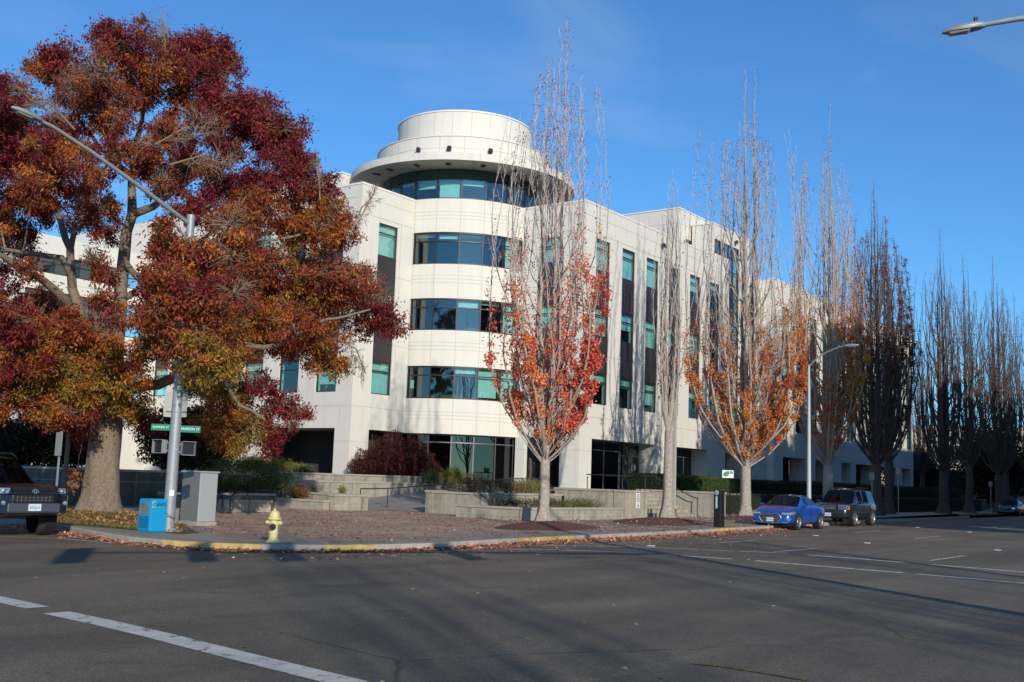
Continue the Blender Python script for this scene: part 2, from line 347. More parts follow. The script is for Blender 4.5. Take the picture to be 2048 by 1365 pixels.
# ---- painted markings
b = MB()
def stripe(pts, wd, z=.006):
    P = [Vector(p) for p in pts]
    for i in range(len(P)-1):
        t = (P[i+1]-P[i]).normalized(); nrm = Vector((-t.y, t.x))*wd/2
        if i > 0: t0 = (P[i+1]-P[i-1]).normalized(); n0 = Vector((-t0.y, t0.x))*wd/2
        else: n0 = nrm
        if i < len(P)-2: t1 = (P[i+2]-P[i]).normalized(); n1 = Vector((-t1.y, t1.x))*wd/2
        else: n1 = nrm
        b.add([(*(P[i]-n0), z), (*(P[i+1]-n1), z), (*(P[i+1]+n1), z), (*(P[i]+n0), z)], [(0, 1, 2, 3)])
stripe([(23.5, 16.55), (24.9, 16.0), (26.3, 14.9), (27.2, 13.6), (27.75, 12.35)], .15)
stripe([(27.85, 12.2), (28.5, 11.1)], .2); stripe([(28.35, 10.5), (28.2, 8.9), (28.0, 7.9)], .28); stripe([(27.95, 7.3), (27.6, 5.2), (27.4, 2)], .26)
stripe([(22.1, 15.9), (23.1, 15.1), (23.9, 14.1), (24.3, 13.0), (24.45, 12.35)], .15)
stripe([(24.45, 12.2), (24.65, 11.0)], .24); stripe([(24.65, 10.4), (24.5, 8.7), (24.35, 6.9)], .28); stripe([(24.3, 6.6), (24.2, 5.4), (23.95, 4.4), (23.8, 2.0)], .22)
for a, c in (((30.7, 14.42), (34, 14.42)), ((28.7, 11.55), (31.7, 11.5)), ((46, 15.05), (50, 15.15)), ((43.6, 11.9), (47.6, 11.95)), ((29.7, 7.7), (33.1, 7.65)), ((62.4, 12.8), (67.8, 12.9)), ((60, 16.1), (64, 16.3))): stripe([a, c], .11)
stripe([(7.72, 14.6), (7.6, 13.2), (7.5, 12.2)], .3); stripe([(7.42, 11.68), (7.32, 10.5), (7.2, 9.5), (7.06, 8.6), (6.9, 7.5), (6.75, 6.4), (6.4, 4.4)], .32)
stripe([(14.9, 21.4), (14.7, 23.2), (13.9, 24.3), (13.2, 26), (13.1, 34)], .1)
tag(b.build('road_markings', PAINT), kind='structure')
for k, (x, y) in enumerate([(27.4, 14.65), (40.7, 14.75), (37.2, 11.7), (57.8, 15.6), (54.7, 12.4), (37.9, 7.75), (66, 13.6)]):
    b = MB(); b.add([(x-.1, y-.1, .004), (x+.1, y-.1, .004), (x+.1, y+.1, .004), (x-.1, y+.1, .004), (x-.05, y-.07, .022), (x+.05, y-.07, .022), (x+.05, y+.07, .022), (x-.05, y+.07, .022)], [(4, 5, 6, 7), (0, 1, 5, 4), (1, 2, 6, 5), (2, 3, 7, 6), (3, 0, 4, 7)])
    where = ['beside the crosswalk near the kerb', 'in the lane nearest the parked blue sedan', 'in the middle lane short of the blue sedan', 'beyond the dark suv by the lane dash', 'in the middle lane level with the dark suv', 'in the lane nearest the camera side', 'far up the street at the edge of the shade'][k]
    tag(b.build('lane_reflector', M['white']), 'small white raised lane reflector '+where, 'road reflector', 'raised lane reflectors')

# ================================================================ TERRACE WALLS, STEPS, RAMP
def walls(name, label, boxes, base, face='conc'):
    t = thing(name, label, 'planter wall' if 'planter' in name else 'wall', base); b = MB(); c = MB()
    for (x0, y0, z0, x1, y1, z1) in boxes:
        b.box((x0, y0, z0), (x1, y1, z1-.09)); c.box((x0-.04, y0-.04, z1-.088), (x1+.04, y1+.04, z1))
        j = MB()
    # course joints
        for zj in ([z1-.5] if z1-z0 > .7 else [z1-.33]):
            if zj > z0+.12:
                b.box((x0-.004, y0-.004, zj), (x1+.004, y1+.004, zj+.014), 1)
        if x1-x0 > 1.5:
            k = 1
            while x0+k*1.5 < x1: b.box((x0+k*1.5, y0-.005, z0), (x0+k*1.5+.012, y0+.01, z1-.09), 1); c.box((x0+k*1.5, y0-.044, z1-.09), (x0+k*1.5+.012, y0+.01, z1+.002), 1); k += 1
        if y1-y0 > 1.5:
            k = 1
            while y0+k*1.5 < y1: b.box((x0-.005, y0+k*1.5, z0), (x0+.01, y0+k*1.5+.012, z1-.09), 1); k += 1
    b.build('wall_face', [M[face], M['joint']], t, base); c.build('coping', [M['kerb'], M['joint']], t, base); return t
walls('terrace_wall', 'low weathered concrete ledge nearest the brick plaza behind the hydrant', [(33.4, 33.6, .1, 33.75, 41.5, .58)], (33.4, 33.6, .15))
walls('terrace_wall', 'stained concrete wall holding three small shrubs, one step above the lowest ledge', [(35.5, 33.3, .1, 35.85, 40.6, .84), (33.8, 33.32, .1, 35.45, 33.62, .84)], (35.5, 33.4, .15))
walls('terrace_wall', 'long upper concrete wall lit by the sun behind the ramp handrail', [(36.0, 38.6, .1, 50.2, 38.95, 1.37)], (36, 38.6, .15))
walls('terrace_wall', 'topmost concrete terrace wall under the weeping red maple', [(36.6, 39.8, .1, 50.0, 40.15, 1.73)], (36.6, 39.8, .15))
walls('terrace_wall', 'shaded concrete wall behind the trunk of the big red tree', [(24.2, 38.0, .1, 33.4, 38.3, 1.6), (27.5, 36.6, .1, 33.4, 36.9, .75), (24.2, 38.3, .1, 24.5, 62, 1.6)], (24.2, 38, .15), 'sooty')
walls('concrete_bench', 'low concrete seat block beside the bike rack', [(26.8, 32.2, .15, 29.2, 32.8, .60)], (28, 32.5, .15))['category'] = 'bench'
walls('planter', 'low front planter of weathered concrete with ground cover behind the first street tree', [(35.0, 24.2, .1, 42.6, 24.5, .66), (34.95, 24.55, .1, 35.25, 27.6, .66)], (38, 24.4, .15))
walls('planter', 'taller rear planter of weathered concrete with brown bushes', [(37.0, 27.6, .1, 42.8, 27.9, 1.14), (37.0, 27.95, .1, 37.35, 30.6, 1.12), (37.0, 30.65, .1, 44.3, 30.95, 1.14)], (39, 27.8, .15))
t = walls('stair_wall', 'concrete wall with a white notice on its end pillar left of the steps', [(42.7, 24.15, .1, 44.75, 24.75, 1.43), (44.35, 24.8, .1, 44.7, 29, 1.43), (42.7, 24.8, .1, 43.0, 27.4, 1.43)], (44, 24.4, .15))
n_ = MB(); n_.box((43.55, 24.095, .62), (43.95, 24.11, 1.32)); no = n_.build('notice', M['white'], t, (44, 24.4, .15))
for k, (s, q) in enumerate((('STATE', .08), ('OFFICE', .075), ('BUILDING', .07), ('NO SMOKING', .055), ('OR', .06), ('VAPING', .07), ('PLEASE', .06))): text(s, q, no, (-.25, -.312, 1.08-k*.093), XR, M['btxt'])
t2 = walls('stair_wall', 'board marked concrete wall right of the steps below the hedge', [(51.6, 23.6, .1, 52.1, 28.5, 1.46)], (51.8, 26, .15))
t = thing('entrance_steps', 'flight of five concrete steps between the two stair walls', 'steps', (48, 25.5, .15)); b = MB()
for k in range(6): b.box((44.76, 25.0+k*.42, .1), (51.58, 25.0+(k+1)*.42 if k < 5 else 28.5, .15+.19*(k+1)-.03)); b.box((44.76, 24.98+k*.42, .15+.19*(k+1)-.029), (51.58, 25.42+k*.42 if k < 5 else 28.5, .15+.19*(k+1)))
b.build('treads', M['conc'], t, (48, 25.5, .15))
def rails(name, label, pts, posts, base, h=.95, two=False):
    t = thing(name, label, 'handrail', base); b = MB(); b.tube([(x, y, z+h) for x, y, z in pts], .028, 8); 
    if two: b.tube([(x, y, z+.45) for x, y, z in pts], .02, 6)
    b.build('top_rail', M['rail'], t, base, smooth=50)
    for x, y, z in posts: c = MB(); c.tube([(x, y, z), (x, y, z+h)], .026, 8); c.build('post', M['rail'], t, base, smooth=50)
rails('handrail', 'long dark handrail climbing the ramp from the brick plaza', [(36.4, 34.3, .13), (38.2, 34.35, .16), (49, 34.4, .86), (51, 34.4, .86)], [(36.4, 34.3, .1), (38.3, 34.35, .15), (41.3, 34.4, .2), (44.5, 34.4, .5), (48, 34.4, .8)], (36.4, 34.3, .15))
rails('handrail', 'dark handrail on the right side of the entrance steps', [(51.2, 24.7, .15), (51.2, 25.0, .2), (51.2, 27.3, 1.2), (51.2, 28, 1.2)], [(51.2, 24.75, .12), (51.2, 27.8, 1.2)], (51.2, 25, .15))
rails('handrail', 'short dark handrail in front of the corner pillar by the glass entrance', [(50.5, 31.0, 1.3), (56.0, 31.0, 1.3)], [(50.6, 31, 1.2), (54.4, 31, 1.2)], (53, 31, 1.25), .85)
# raised ground
b = MB(); b.prism([(36.7, 40.15), (60, 40.15), (60, 70), (36.7, 70)], 0, 1.30); b.prism([(33.8, 33.7), (35.45, 33.7), (35.45, 41), (33.8, 41)], 0, .48); b.prism([(35.9, 33.7+.01), (36.0, 33.71), (36.0, 41), (35.9, 41)], 0, .75)
b.prism([(36.05, 35.2), (36.6, 38.55), (36.05, 38.55)], 0, .3); b.prism([(36.05, 38.97), (50, 38.97), (50, 39.75), (36.05, 39.75)], 0, 1.25)
b.prism([(35.3, 24.55), (42.65, 24.55), (42.65, 27.55), (35.3, 27.55)], 0, .56); b.prism([(37.4, 27.95), (44.3, 27.95), (44.3, 30.65), (37.4, 30.65)], 0, 1.04)
b.prism([(24.55, 38.35), (33.4, 38.35), (33.4, 90), (24.55, 90)], 0, 1.5)
b.prism([(52.15, 28.0), (130, 28.6), (130, 33.8), (52.15, 33.8)], 0, 1.22)
tag(b.build('planting_bed', M['soil']), kind='structure')
b = MB(); b.prism([(44.75, 28.55), (66, 28.55), (66, 40.1), (50.3, 40.1), (50.3, 38.5), (49.11, 38.5), (49.11, 30.98), (44.75, 30.98)], .1, 1.26)
b.add([(37.5, 31.0, .16), (49.1, 31.0, 1.26), (49.1, 38.5, 1.26), (37.5, 38.5, .16), (37.5, 31.0, .1), (49.1, 31.0, .1), (49.1, 38.5, .1), (37.5, 38.5, .1)], [(0, 1, 2, 3), (0, 1, 5, 4), (3, 2, 6, 7)])
tag(b.build('entrance_terrace', mat('terrace_paving', (.24, .215, .19), .9, var=.15, scale=1)), kind='structure')
for k, (x0, y0, x1, y1, z, lb) in enumerate(((58.5, 28.6, 130, 29.2, 1.35, 'long dark retaining wall behind the grass verge up the street'),)):
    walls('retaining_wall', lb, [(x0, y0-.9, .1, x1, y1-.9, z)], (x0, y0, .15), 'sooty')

# ================================================================ OFFICE BUILDING
BB = (55.9, 44.67, 1.25)
bld = thing('office_building', 'cream concrete office building with a round glazed corner tower under a disc roof', 'building', BB)
def P(mb, name, mats, parent=bld, **k): return mb.build(name, mats, parent, BB, **k)
CX, CY = 55.9, 44.67
def grid(mb, u0, u1, z0, z1, holes, d0=0, d1=.4, mi=0):
    us = sorted({u0, u1, *[h[0] for h in holes], *[h[1] for h in holes]}); us = [u for u in us if u0 <= u <= u1]
    for a, c in zip(us, us[1:]):
        cuts = sorted((max(h[2], z0), min(h[3], z1)) for h in holes if h[0] <= a+1e-6 and h[1] >= c-1e-6)
        z = z0
        for p, q in cuts:
            if p > z+1e-4: mb.box((a, d0, z), (c, d1, p), mi)
            z = max(z, q)
        if z < z1-1e-4: mb.box((a, d0, z), (c, d1, z1), mi)
def window(xf, u0, u1, z0, z1, blind=None, transom=.56, seed=0, mulls=(), name='window'):
    f = MB(xf); t = .065; a, c = .07, .19
    f.box((u0, a, z0), (u0+t, c, z1)); f.box((u1-t, a, z0), (u1, c, z1)); f.box((u0+t, a, z0), (u1-t, c, z0+t)); f.box((u0+t, a, z1-t), (u1-t, c, z1))
    if transom: f.box((u0+t, a+.01, z1-transom-t/2), (u1-t, c-.01, z1-transom+t/2))
    for mu in mulls: f.box((mu-t/2, a+.005, z0+t), (mu+t/2, c-.005, z1-t))
    fo = P(f, name, M['frame']); g = MB(xf); g.add([(u0+t, .13, z0+t), (u1-t, .13, z0+t), (u1-t, .13, z1-t), (u0+t, .13, z1-t)], [(0, 1, 2, 3)]); P(g, 'pane', M['glass'], fo, fix=False)
    if blind:
        q = MB(xf); q.box((u0+.05, .30, z1-(z1-z0)*blind), (u1-.05, .32, z1-.03)); P(q, 'blind', M['blind'], fo)
    return fo
# children of a part share the thing's origin, so meshes built under a part need no shift of their own
_P = P
rnd = random.Random(3)
ROWS = [(6.50, 8.46), (10.74, 12.62), (14.86, 16.86)]
XR_ = lambda y0: (lambda u, d, z: (u, y0+d, z))
XLf = lambda x0: (lambda u, d, z: (x0+d, u, z))
def column(xf, u0, u1, trans=True):
    for i, (z0, z1) in enumerate(ROWS):
        window(xf, u0, u1, z0, z1, rnd.choice([None, .35, .55, .75, 1, 1, .3]))
        if i < 2:
            s = MB(xf); zt = ROWS[i+1][0]; s.box((u0+.01, .05, z1+.002), (u1-.01, .12, zt-.002)); s.box((u0+.01, .035, z1+.02), (u1-.01, .05, z1+.06)); s.box((u0+.01, .035, (z1+zt)/2), (u1-.01, .05, (z1+zt)/2+.03)); P(s, 'spandrel_panel', M['span'])
def joints(mb, u0, u1, holes, hz=(5.66, 17.12), vz=(), d=-.004):
    for z in hz:
        us = [u0]; hh = sorted(h for h in holes if h[2] < z < h[3])
        for h in hh: us += [h[0], h[1]]
        us.append(u1)
        for a, c in zip(us[::2], us[1::2]):
            if c-a > .05: mb.box((a, d, z), (c, .01, z+.028), 1)
    for u, z0, z1 in vz: mb.box((u, d, z0), (u+.022, .01, z1), 1)
def facade(xf, u0, u1, cols, ztop=19., holes=(), z0=4.37, hz=(5.66, 17.12, 18.1), vz=(), d1=.4, cap=True):
    H = [(a, c, 6.5, 16.86) for a, c in cols]+list(holes)
    b = MB(xf); grid(b, u0, u1, z0, ztop-.12, H, 0, d1); hz2 = list(hz)+[9.55, 13.75]
    joints(b, u0, u1, H, hz2, vz)
    for a, c in cols: b.box((a-.16, -.012, 17.12), (c+.16, .0, 17.15), 1)
    P(b, 'wall', [M['wall'], M['joint']])
    if cap: c_ = MB(xf); c_.box((u0-.03, -.035, ztop-.118), (u1+.03, d1+.06, ztop)); P(c_, 'parapet_cap', M['cap'])
    for a, c in cols: column(xf, a, c)
A_cols = [(56.7+3.26*k, 58.42+3.26*k) for k in range(6)]
# right wing, section next to the tower
xfA = XR_(34.5)
facade(xfA, 55.3, 80.2, A_cols, 19, holes=[(76.4, 78.3, 4.6, 18.98)], vz=[(65.3, 17.1, 19), (72.6, 17.1, 19), (59.2, 4.4, 5.66), (62.4, 4.4, 5.66), (68.9, 4.4, 5.66), (75.5, 4.4, 5.66)], cap=False)
c_ = MB(xfA); c_.box((55.26, -.035, 18.882), (73.6, .46, 19.0)); P(c_, 'parapet_cap', M['cap'])
b = MB(xfA); grid(b, 73.6, 80.2, 18.88, 21.4, [(73.75, 78.3, 19.18, 20.3), (76.4, 78.3, 18.8, 20.3)], 0, .4); P(b, 'stair_tower_wall', M['wall'])
c_ = MB(xfA); c_.box((73.56, -.035, 21.402), (80.23, 1.9, 21.5)); P(c_, 'parapet_cap', M['cap'])
window(xfA, 73.75, 76.36, 19.18, 20.3, None, 0, mulls=(75,), name='window')
s_ = MB(xfA); s_.box((76.4, .05, 4.6), (76.46, .2, 20.3)); s_.box((78.24, .05, 4.6), (78.3, .2, 20.3)); s_.box((77.2, .06, 4.6), (77.26, .19, 20.3))
for z in np.arange(4.6, 20.4, 1.05): s_.box((76.46, .07, z), (78.24, .18, z+.06))
so_ = P(s_, 'stair_window', M['frame']); g_ = MB(xfA); g_.add([(76.46, .125, 4.65), (78.24, .125, 4.65), (78.24, .125, 20.28), (76.46, .125, 20.28)], [(0, 1, 2, 3)]); P(g_, 'pane', M['glass'], so_)
b = MB(); b.box((73.62, 34.92, 18.6), (73.98, 36.3, 21.4)); P(b, 'stair_tower_wall', M['wall'])
# penthouse set back on the right wing roof
b = MB(); b.box((71.83, 36.5, 18.6), (80.1, 46, 22.42)); b.box((71.826, 36.496, 21.3), (80.104, 46.004, 21.33), 1); b.box((71.826, 36.496, 20.0), (80.104, 46.004, 20.03), 1); P(b, 'penthouse', [M['wall'], M['joint']])
b = MB(); b.box((71.78, 36.45, 22.422), (80.15, 46.05, 22.52)); P(b, 'parapet_cap', M['cap'])
b = MB(); b.box((73.0, 36.46, 19.9), (73.75, 36.495, 20.3)); P(b, 'vent_grille', M['span'])
# recess and outer right wing
b = MB(XR_(35.15)); grid(b, 80.2, 84.0, 4.37, 18.88, []); joints(b, 80.2, 84, [], (5.66, 17.12, 9.55, 13.75)); P(b, 'wall', [M['wall'], M['joint']])
c_ = MB(XR_(35.15)); c_.box((80.24, -.03, 18.882), (83.96, .46, 18.98)); P(c_, 'parapet_cap', M['cap'])
b = MB(); b.box((79.8, 34.92, 4.37), (80.196, 35.14, 18.88)); P(b, 'wall', M['wall'])
B_cols = [(85.6+3.28*k, 87.35+3.28*k) for k in range(12)]
facade(XR_(33.9), 84.0, 124.2, B_cols, 19, vz=[(84+6.5*k, 17.1, 19) for k in range(1, 6)]+[(84+3.28*k, 4.4, 5.66) for k in range(1, 12)])
b = MB(); b.box((84.0, 34.32, 4.37), (84.4, 35.14, 18.88)); b.box((123.8, 34.32, 4.37), (124.2, 52, 18.88)); b.box((55.7, 51.6, 1), (123.8, 52, 18.9)); P(b, 'wall', M['wall'])
# return wall right of the tower (faces the plaza)
facade(XLf(55.3), 34.92, 39.2, [(36.1, 37.75)], 19, vz=())
# left wing and its return wall (mirror of the right wing)
facade(XR_(44.06), 45.62, 50.4, [(47.2, 48.92)], 19, vz=[(49.2, 6.5, 17.1), (50.31, 4.4, 19), (46.6, 4.4, 5.66)])
L_cols = [(45.4+3.2*k, 47.1+3.2*k) for k in range(5)]+[(61.2, 62.7)]
facade(XLf(45.62), 44.47, 62.9, L_cols, 19, vz=[(44.95, 4.4, 5.66), (49.3, 4.4, 5.66), (55, 17.1, 19)])
# projecting block at the far left
b = MB(XR_(62.9)); HH = [(36.0, 44.9, 10.3, 12.5), (36, 44.9, 6.4, 8.2), (36, 44.9, 13.6, 14.8)]; grid(b, 34.6, 46.0, 4.4, 16.0, HH); joints(b, 34.6, 46, HH, (5.66, 9.3, 13.1)); P(b, 'wall', [M['wall'], M['joint']])
for h in HH: window(XR_(62.9), *h, None, .5, mulls=(37.8, 39.6, 41.4, 43.2))
b = MB(); b.box((34.6, 63.3, 4.4), (35, 110, 16)); b.box((35, 63.3, 15.6), (46, 110, 15.9)); b.box((46, 63.3, 15.6), (46.3, 110, 19)); b.box((34.6, 62.9, 1.2), (36.2, 64.5, 4.4)); b.box((43, 62.92, 1.2), (45.6, 64.5, 4.4)); P(b, 'wall', M['wall'])
# penthouse on the left wing
b = MB(); b.box((49.8, 50.0, 18.6), (58, 62, 21.4)); b.box((49.796, 49.996, 20.5), (58.004, 62.004, 20.53), 1); P(b, 'penthouse', [M['wall'], M['joint']])
b = MB(); b.box((49.75, 49.95, 21.402), (58.05, 62.05, 21.5)); P(b, 'parapet_cap', M['cap'])
# roofs, floors, inner walls
b = MB(); b.box((55.75, 35.3, 18.3), (80.0, 51.5, 18.5)); b.box((80.3, 35.6, 18.3), (123.7, 51.5, 18.5)); b.box((46.1, 44.5, 18.3), (55.7, 110, 18.52)); P(b, 'roof', M['roof'])
b = MB()
for z0, z1 in ((4.38, 5.5), (8.75, 9.9), (12.95, 14.1), (17.15, 18.25)):
    b.box((55.75, 34.95, z0), (80.1, 51.5, z1)); b.box((84.45, 34.35, z0), (123.7, 51.5, z1)); b.box((46.08, 44.52, z0), (55.6, 62.8, z1)); b.box((50.5, 39.5, z0+.01), (55.74, 44.5, z1-.01)) if z0 > 99 else None
    b.lathe([(0, z0), (5.15, z0), (5.15, z1), (0, z1)], (CX, CY, 0), 40)
P(b, 'floor_slab', M['floor'])
b = MB(); b.box((55.8, 39.5, 1.3), (123.6, 39.7, 18.2)); b.box((50.3, 44.6, 1.3), (50.5, 62.7, 18.2)); b.box((35.1, 68, 4.5), (46, 68.3, 15.5)); b.box((47.0, 47.5, 4.5), (50.2, 47.7, 18)); b.box((50.5, 62.5, 1.3), (55.6, 62.7, 18.2)); b.lathe([(2.2, 1.3), (2.2, 20.8)], (CX, CY, 0), 20)
for k in range(1, 9): b.box((55.75+k*6.52, 35.0, 5.5), (55.87+k*6.52, 39.4, 18.2))
P(b, 'inner_wall', M['inwall'])
# ---- ground storey
for x0, y0, x1, y1 in [(55.3, 34.5, 56.7, 35.9), (64.9, 34.5, 67.9, 35.9), (45.62, 44.06, 47.2, 45.3), (45.63, 51.9, 46.9, 54.8), (45.63, 60.4, 46.9, 62.9), (55.3, 38.5, 55.6, 39.2), (73, 34.5, 76, 35.9), (79.2, 34.5, 84, 35.9)]+[(a, 33.92, c, 35.3) for a, c in ((84.01, 86.0), (91, 93.6), (97.6, 100.4), (103.1, 104.6), (110.2, 112.2), (119.2, 119.8), (123.2, 124.2))]:
    b = MB(); b.box((x0, y0, 1.2), (x1, y1, 4.37)); b.box((x0-.004, y0-.004, 3.6), (x1+.004, y1+.004, 3.62), 1); P(b, 'pillar', [M['wall'], M['joint']])
b = MB(); b.box((55.35, 34.55, 4.36), (112, 37.5, 4.378)); b.box((84.1, 33.96, 4.362), (124.1, 34.54, 4.379)); b.box((112, 34.55, 4.36), (123.8, 51, 4.378)); b.box((45.67, 44.5, 4.355), (47.5, 62.8, 4.376)); b.box((47.2, 44.1, 4.357), (50.4, 48, 4.377)); P(b, 'soffit', M['soffit'])
def glazing(xf, u0, u1, z0, z1, us, tz=3.75, name='ground_glazing'):
    f = MB(xf); f.box((u0, .0, z0), (u1, .1, z0+.08)); f.box((u0, 0, z1-.08), (u1, .1, z1))
    for u in [u0]+list(us)+[u1-.06]: f.box((u, .005, z0+.08), (u+.06, .095, z1-.08))
    f.box((u0+.06, .01, tz), (u1-.06, .09, tz+.06)); fo = P(f, name, M['mull']); g = MB(xf); g.box((u0+.05, .045, z0+.05), (u1-.05, .055, z1-.05)); P(g, 'pane', M['glassdark'], fo)
glazing(XR_(35.75), 56.7, 62.3, 1.26, 4.36, (58.4, 60.3))
glazing(XR_(35.8), 67.9, 112, 1.26, 4.36, np.arange(69.5, 111, 2.2))
b = MB(); b.box((49.2, 45.0, 1.3), (49.3, 62, 4.36)); b.box((47.3, 45.31, 1.3), (49.2, 45.4, 4.36)); P(b, 'loggia_shade_wall', M['dark'])  # near-black wall painted in place of the shade inside the opening
glazing(XR_(45.6), 47.2, 50.6, 1.3, 4.36, (48.9,))
# entrance door
f = MB(XR_(35.72))
for u0, u1 in ((62.3, 63.55), (63.6, 64.86)):
    for a, c, z0, z1 in ((u0, u0+.09, 1.27, 4.3), (u1-.09, u1, 1.27, 4.3)): f.box((a, 0, z0), (c, .08, z1))
    for z in (1.27, 3.5, 4.22): f.box((u0+.09, 0, z), (u1-.09, .08, z+.1))
dr = P(f, 'entrance_door', M['mull']); g = MB(XR_(35.72)); g.box((62.36, .035, 1.3), (64.8, .045, 4.3)); P(g, 'pane', M['glassdark'], dr)
g = MB(XR_(35.7)); g.box((63.75, .0, 2.55), (64.0, .008, 3.0)); g.box((64.15, .0, 2.6), (64.35, .008, 3.0)); P(g, 'door_notice', M['white'], dr)
g = MB(XR_(35.62)); g.tube([(63.72, .1, 1.9), (63.72, .0, 1.95), (63.72, .0, 2.45), (63.72, .1, 2.5)], .025, 6); g.tube([(63.72, .03, 2.25), (64.7, .03, 2.25)], .02, 6); P(g, 'door_handle', M['chrome'], dr)
# ---- round tower
T0, T1 = radians(-178), radians(-90)
b = MB()
for z0, z1 in ((4.34, 6.47), (8.47, 10.68), (12.67, 14.82), (16.84, 18.97)): b.arc((CX, CY), 5.3, 5.62, T0, T1, z0, z1, 40)
vj = [-172.9, -157.6, -142.2, -127.0, -111.2, -96.2]
for z in (5.66, 5.44, 5.22, 9.93, 9.7, 9.47, 14.1, 13.87, 13.64, 18.13, 17.9, 17.67): b.arc((CX, CY), 5.5, 5.624, T0, T1, z, z+.02, 40, 1)
for a in vj:
    for z0, z1 in ((4.34, 6.47), (8.47, 10.68), (12.67, 14.82), (16.84, 18.97)): b.arc((CX, CY), 5.5, 5.624, radians(a-.12), radians(a+.12), z0+.01, z1-.01, 1, 1)
P(b, 'tower_wall', [M['wall'], M['joint']], smooth=40)
def ribbon(z0, z1, mull, trans, r=5.55, a0=-176, a1=-92.5, name='ribbon_window', fr='frame', gl='glass', blinds=()):
    A0, A1 = radians(a0), radians(a1); f = MB(); n = int((a1-a0)/2)
    for p, q in ((z0, z0+.08), (z1-.08, z1)): f.arc((CX, CY), r-.12, r, A0, A1, p, q, n)
    if trans: f.arc((CX, CY), r-.1, r-.01, A0, A1, z1-trans-.035, z1-trans+.035, n)
    for a in mull: f.arc((CX, CY), r-.12, r+.005, radians(a)-.007, radians(a)+.007, z0+.02, z1-.02, 1)
    fo = P(f, name, M[fr])
    e = [a0]+[a for a in mull if a0 < a < a1]+[a1]
    for a, c in zip(e, e[1:]):
        g = MB(); pa, pc = [(CX+(r-.06)*cos(radians(x)), CY+(r-.06)*sin(radians(x))) for x in (a, c)]
        g.add([(*pa, z0+.04), (*pc, z0+.04), (*pc, z1-.04), (*pa, z1-.04)], [(0, 1, 2, 3)]); P(g, 'pane', M[gl], fo, fix=False)
    for a, c, h in blinds:
        g = MB(); g.arc((CX, CY), r-.36, r-.34, radians(a+.6), radians(c-.6), z1-(z1-z0)*h, z1-.05, 4); P(g, 'blind', M['blind'], fo)
ribbon(14.82, 16.84, vj, .56, blinds=[(-111, -96.5, 1), (-172.5, -158, .12), (-157, -142.5, .18), (-142, -127.5, .1)])
ribbon(10.68, 12.67, vj, .56, blinds=[(-142, -127.3, .28), (-111, -96.5, 1), (-127, -111.5, .12)])
ribbon(6.47, 8.47, vj, .56, blinds=[(-127, -111.5, .9), (-111, -96.5, 1), (-142, -127.5, .2)])
ribbon(1.3, 4.34, [-172.5, -157.7, -142.3, -127.4, -111.6, -96.1], .5, 5.3, name='ground_glazing', fr='mull', gl='glassdark')
tm = [143.6, 158, 168, -175.2+.0, -158.7, -142.2, -125.9, -109.6, -92.5, -75, -58.5, -42]
tm = [-216.4, -202, -189, -175.2, -158.7, -142.2, -125.9, -109.6, -92.8, -76, -60]
ribbon(19.0, 20.38, tm, 0, 5.42, -225, -45, name='ribbon_window', blinds=[(-175, -159, .45), (-158.5, -142.5, .9), (-142, -126.2, .3), (-191, -176, .2)])
b = MB(); b.arc((CX, CY), 5.30, 5.38, radians(-225), radians(-45), 20.40, 20.92, 90); P(b, 'spandrel_glass', M['spglass'], smooth=30)
b = MB()
for a in tm: b.arc((CX, CY), 5.32, 5.43, radians(a)-.008, radians(a)+.008, 20.38, 20.92, 1)
P(b, 'ribbon_frame', M['frame'])
b = MB(); b.lathe([(5.2, 20.95), (7.50, 20.90), (7.53, 20.93)], (CX, CY, 0), 128); P(b, 'disc_soffit', M['soffit'], smooth=30)
b = MB()
for a in np.arange(-240, -30, 13.0): b.arc((CX, CY), 5.4, 7.49, radians(a)-.0016, radians(a)+.0016, 20.885, 20.90, 1)
P(b, 'soffit_joint', M['joint'])
b = MB(); b.lathe([(7.53, 20.90), (7.54, 21.36), (7.4, 21.40), (5.8, 21.46), (5.81, 22.92)], (CX, CY, 0), 128)
for a in np.arange(-250, -20, 29.0): b.arc((CX, CY), 7.4, 7.544, radians(a)-.0015, radians(a)+.0015, 20.91, 21.37, 1, 1)
for a in np.arange(-250, -20, 15.5): b.arc((CX, CY), 5.7, 5.815, radians(a)-.002, radians(a)+.002, 21.45, 22.90, 1, 1); b.arc((CX, CY), 4.4, 4.545, radians(a+5)-.0025, radians(a+5)+.0025, 22.95, 24.96, 1, 1)
b.arc((CX, CY), 5.7, 5.814, radians(-250), radians(-20), 22.16, 22.185, 80, 1)
b.lathe([(5.85, 22.92), (5.85, 22.99), (4.54, 23.0), (4.54, 24.98)], (CX, CY, 0), 128)
P(b, 'disc_roof', [M['wall'], M['joint']], smooth=35)
b = MB(); b.lathe([(4.58, 24.98), (4.58, 25.08), (4.3, 25.10), (0, 25.12)], (CX, CY, 0), 96); P(b, 'drum_cap', M['cap'], smooth=35)
for a in (-170, -150.5, -125.8):
    b = MB(); r_ = 6.05; x, y = CX+r_*cos(radians(a)), CY+r_*sin(radians(a)); b.box((x-.1, y-.1, 21.9), (x+.1, y+.1, 22.2)); b.tube([(x, y, 21.46), (x, y, 21.95)], .03, 6); P(b, 'floodlight', M['span'])
for a in (-200, -187, -168, -150, -131, -112, -95):
    b = MB(); b.arc((CX, CY), 6.3, 6.8, radians(a)-.02, radians(a)+.02, 20.87, 20.898, 1); P(b, 'soffit_light', M['frame'])
for x, y, z in ((65.2, 34.3, 18.05), (81.9, 35.0, 18.0), (77.3, 34.3, 20.7)):
    b = MB(); b.box((x-.13, y-.1, z-.15), (x+.13, y+.05, z+.12)); b.tube([(x, y+.05, z), (x, y+.19, z+.05)], .04, 6); P(b, 'floodlight', M['span'])
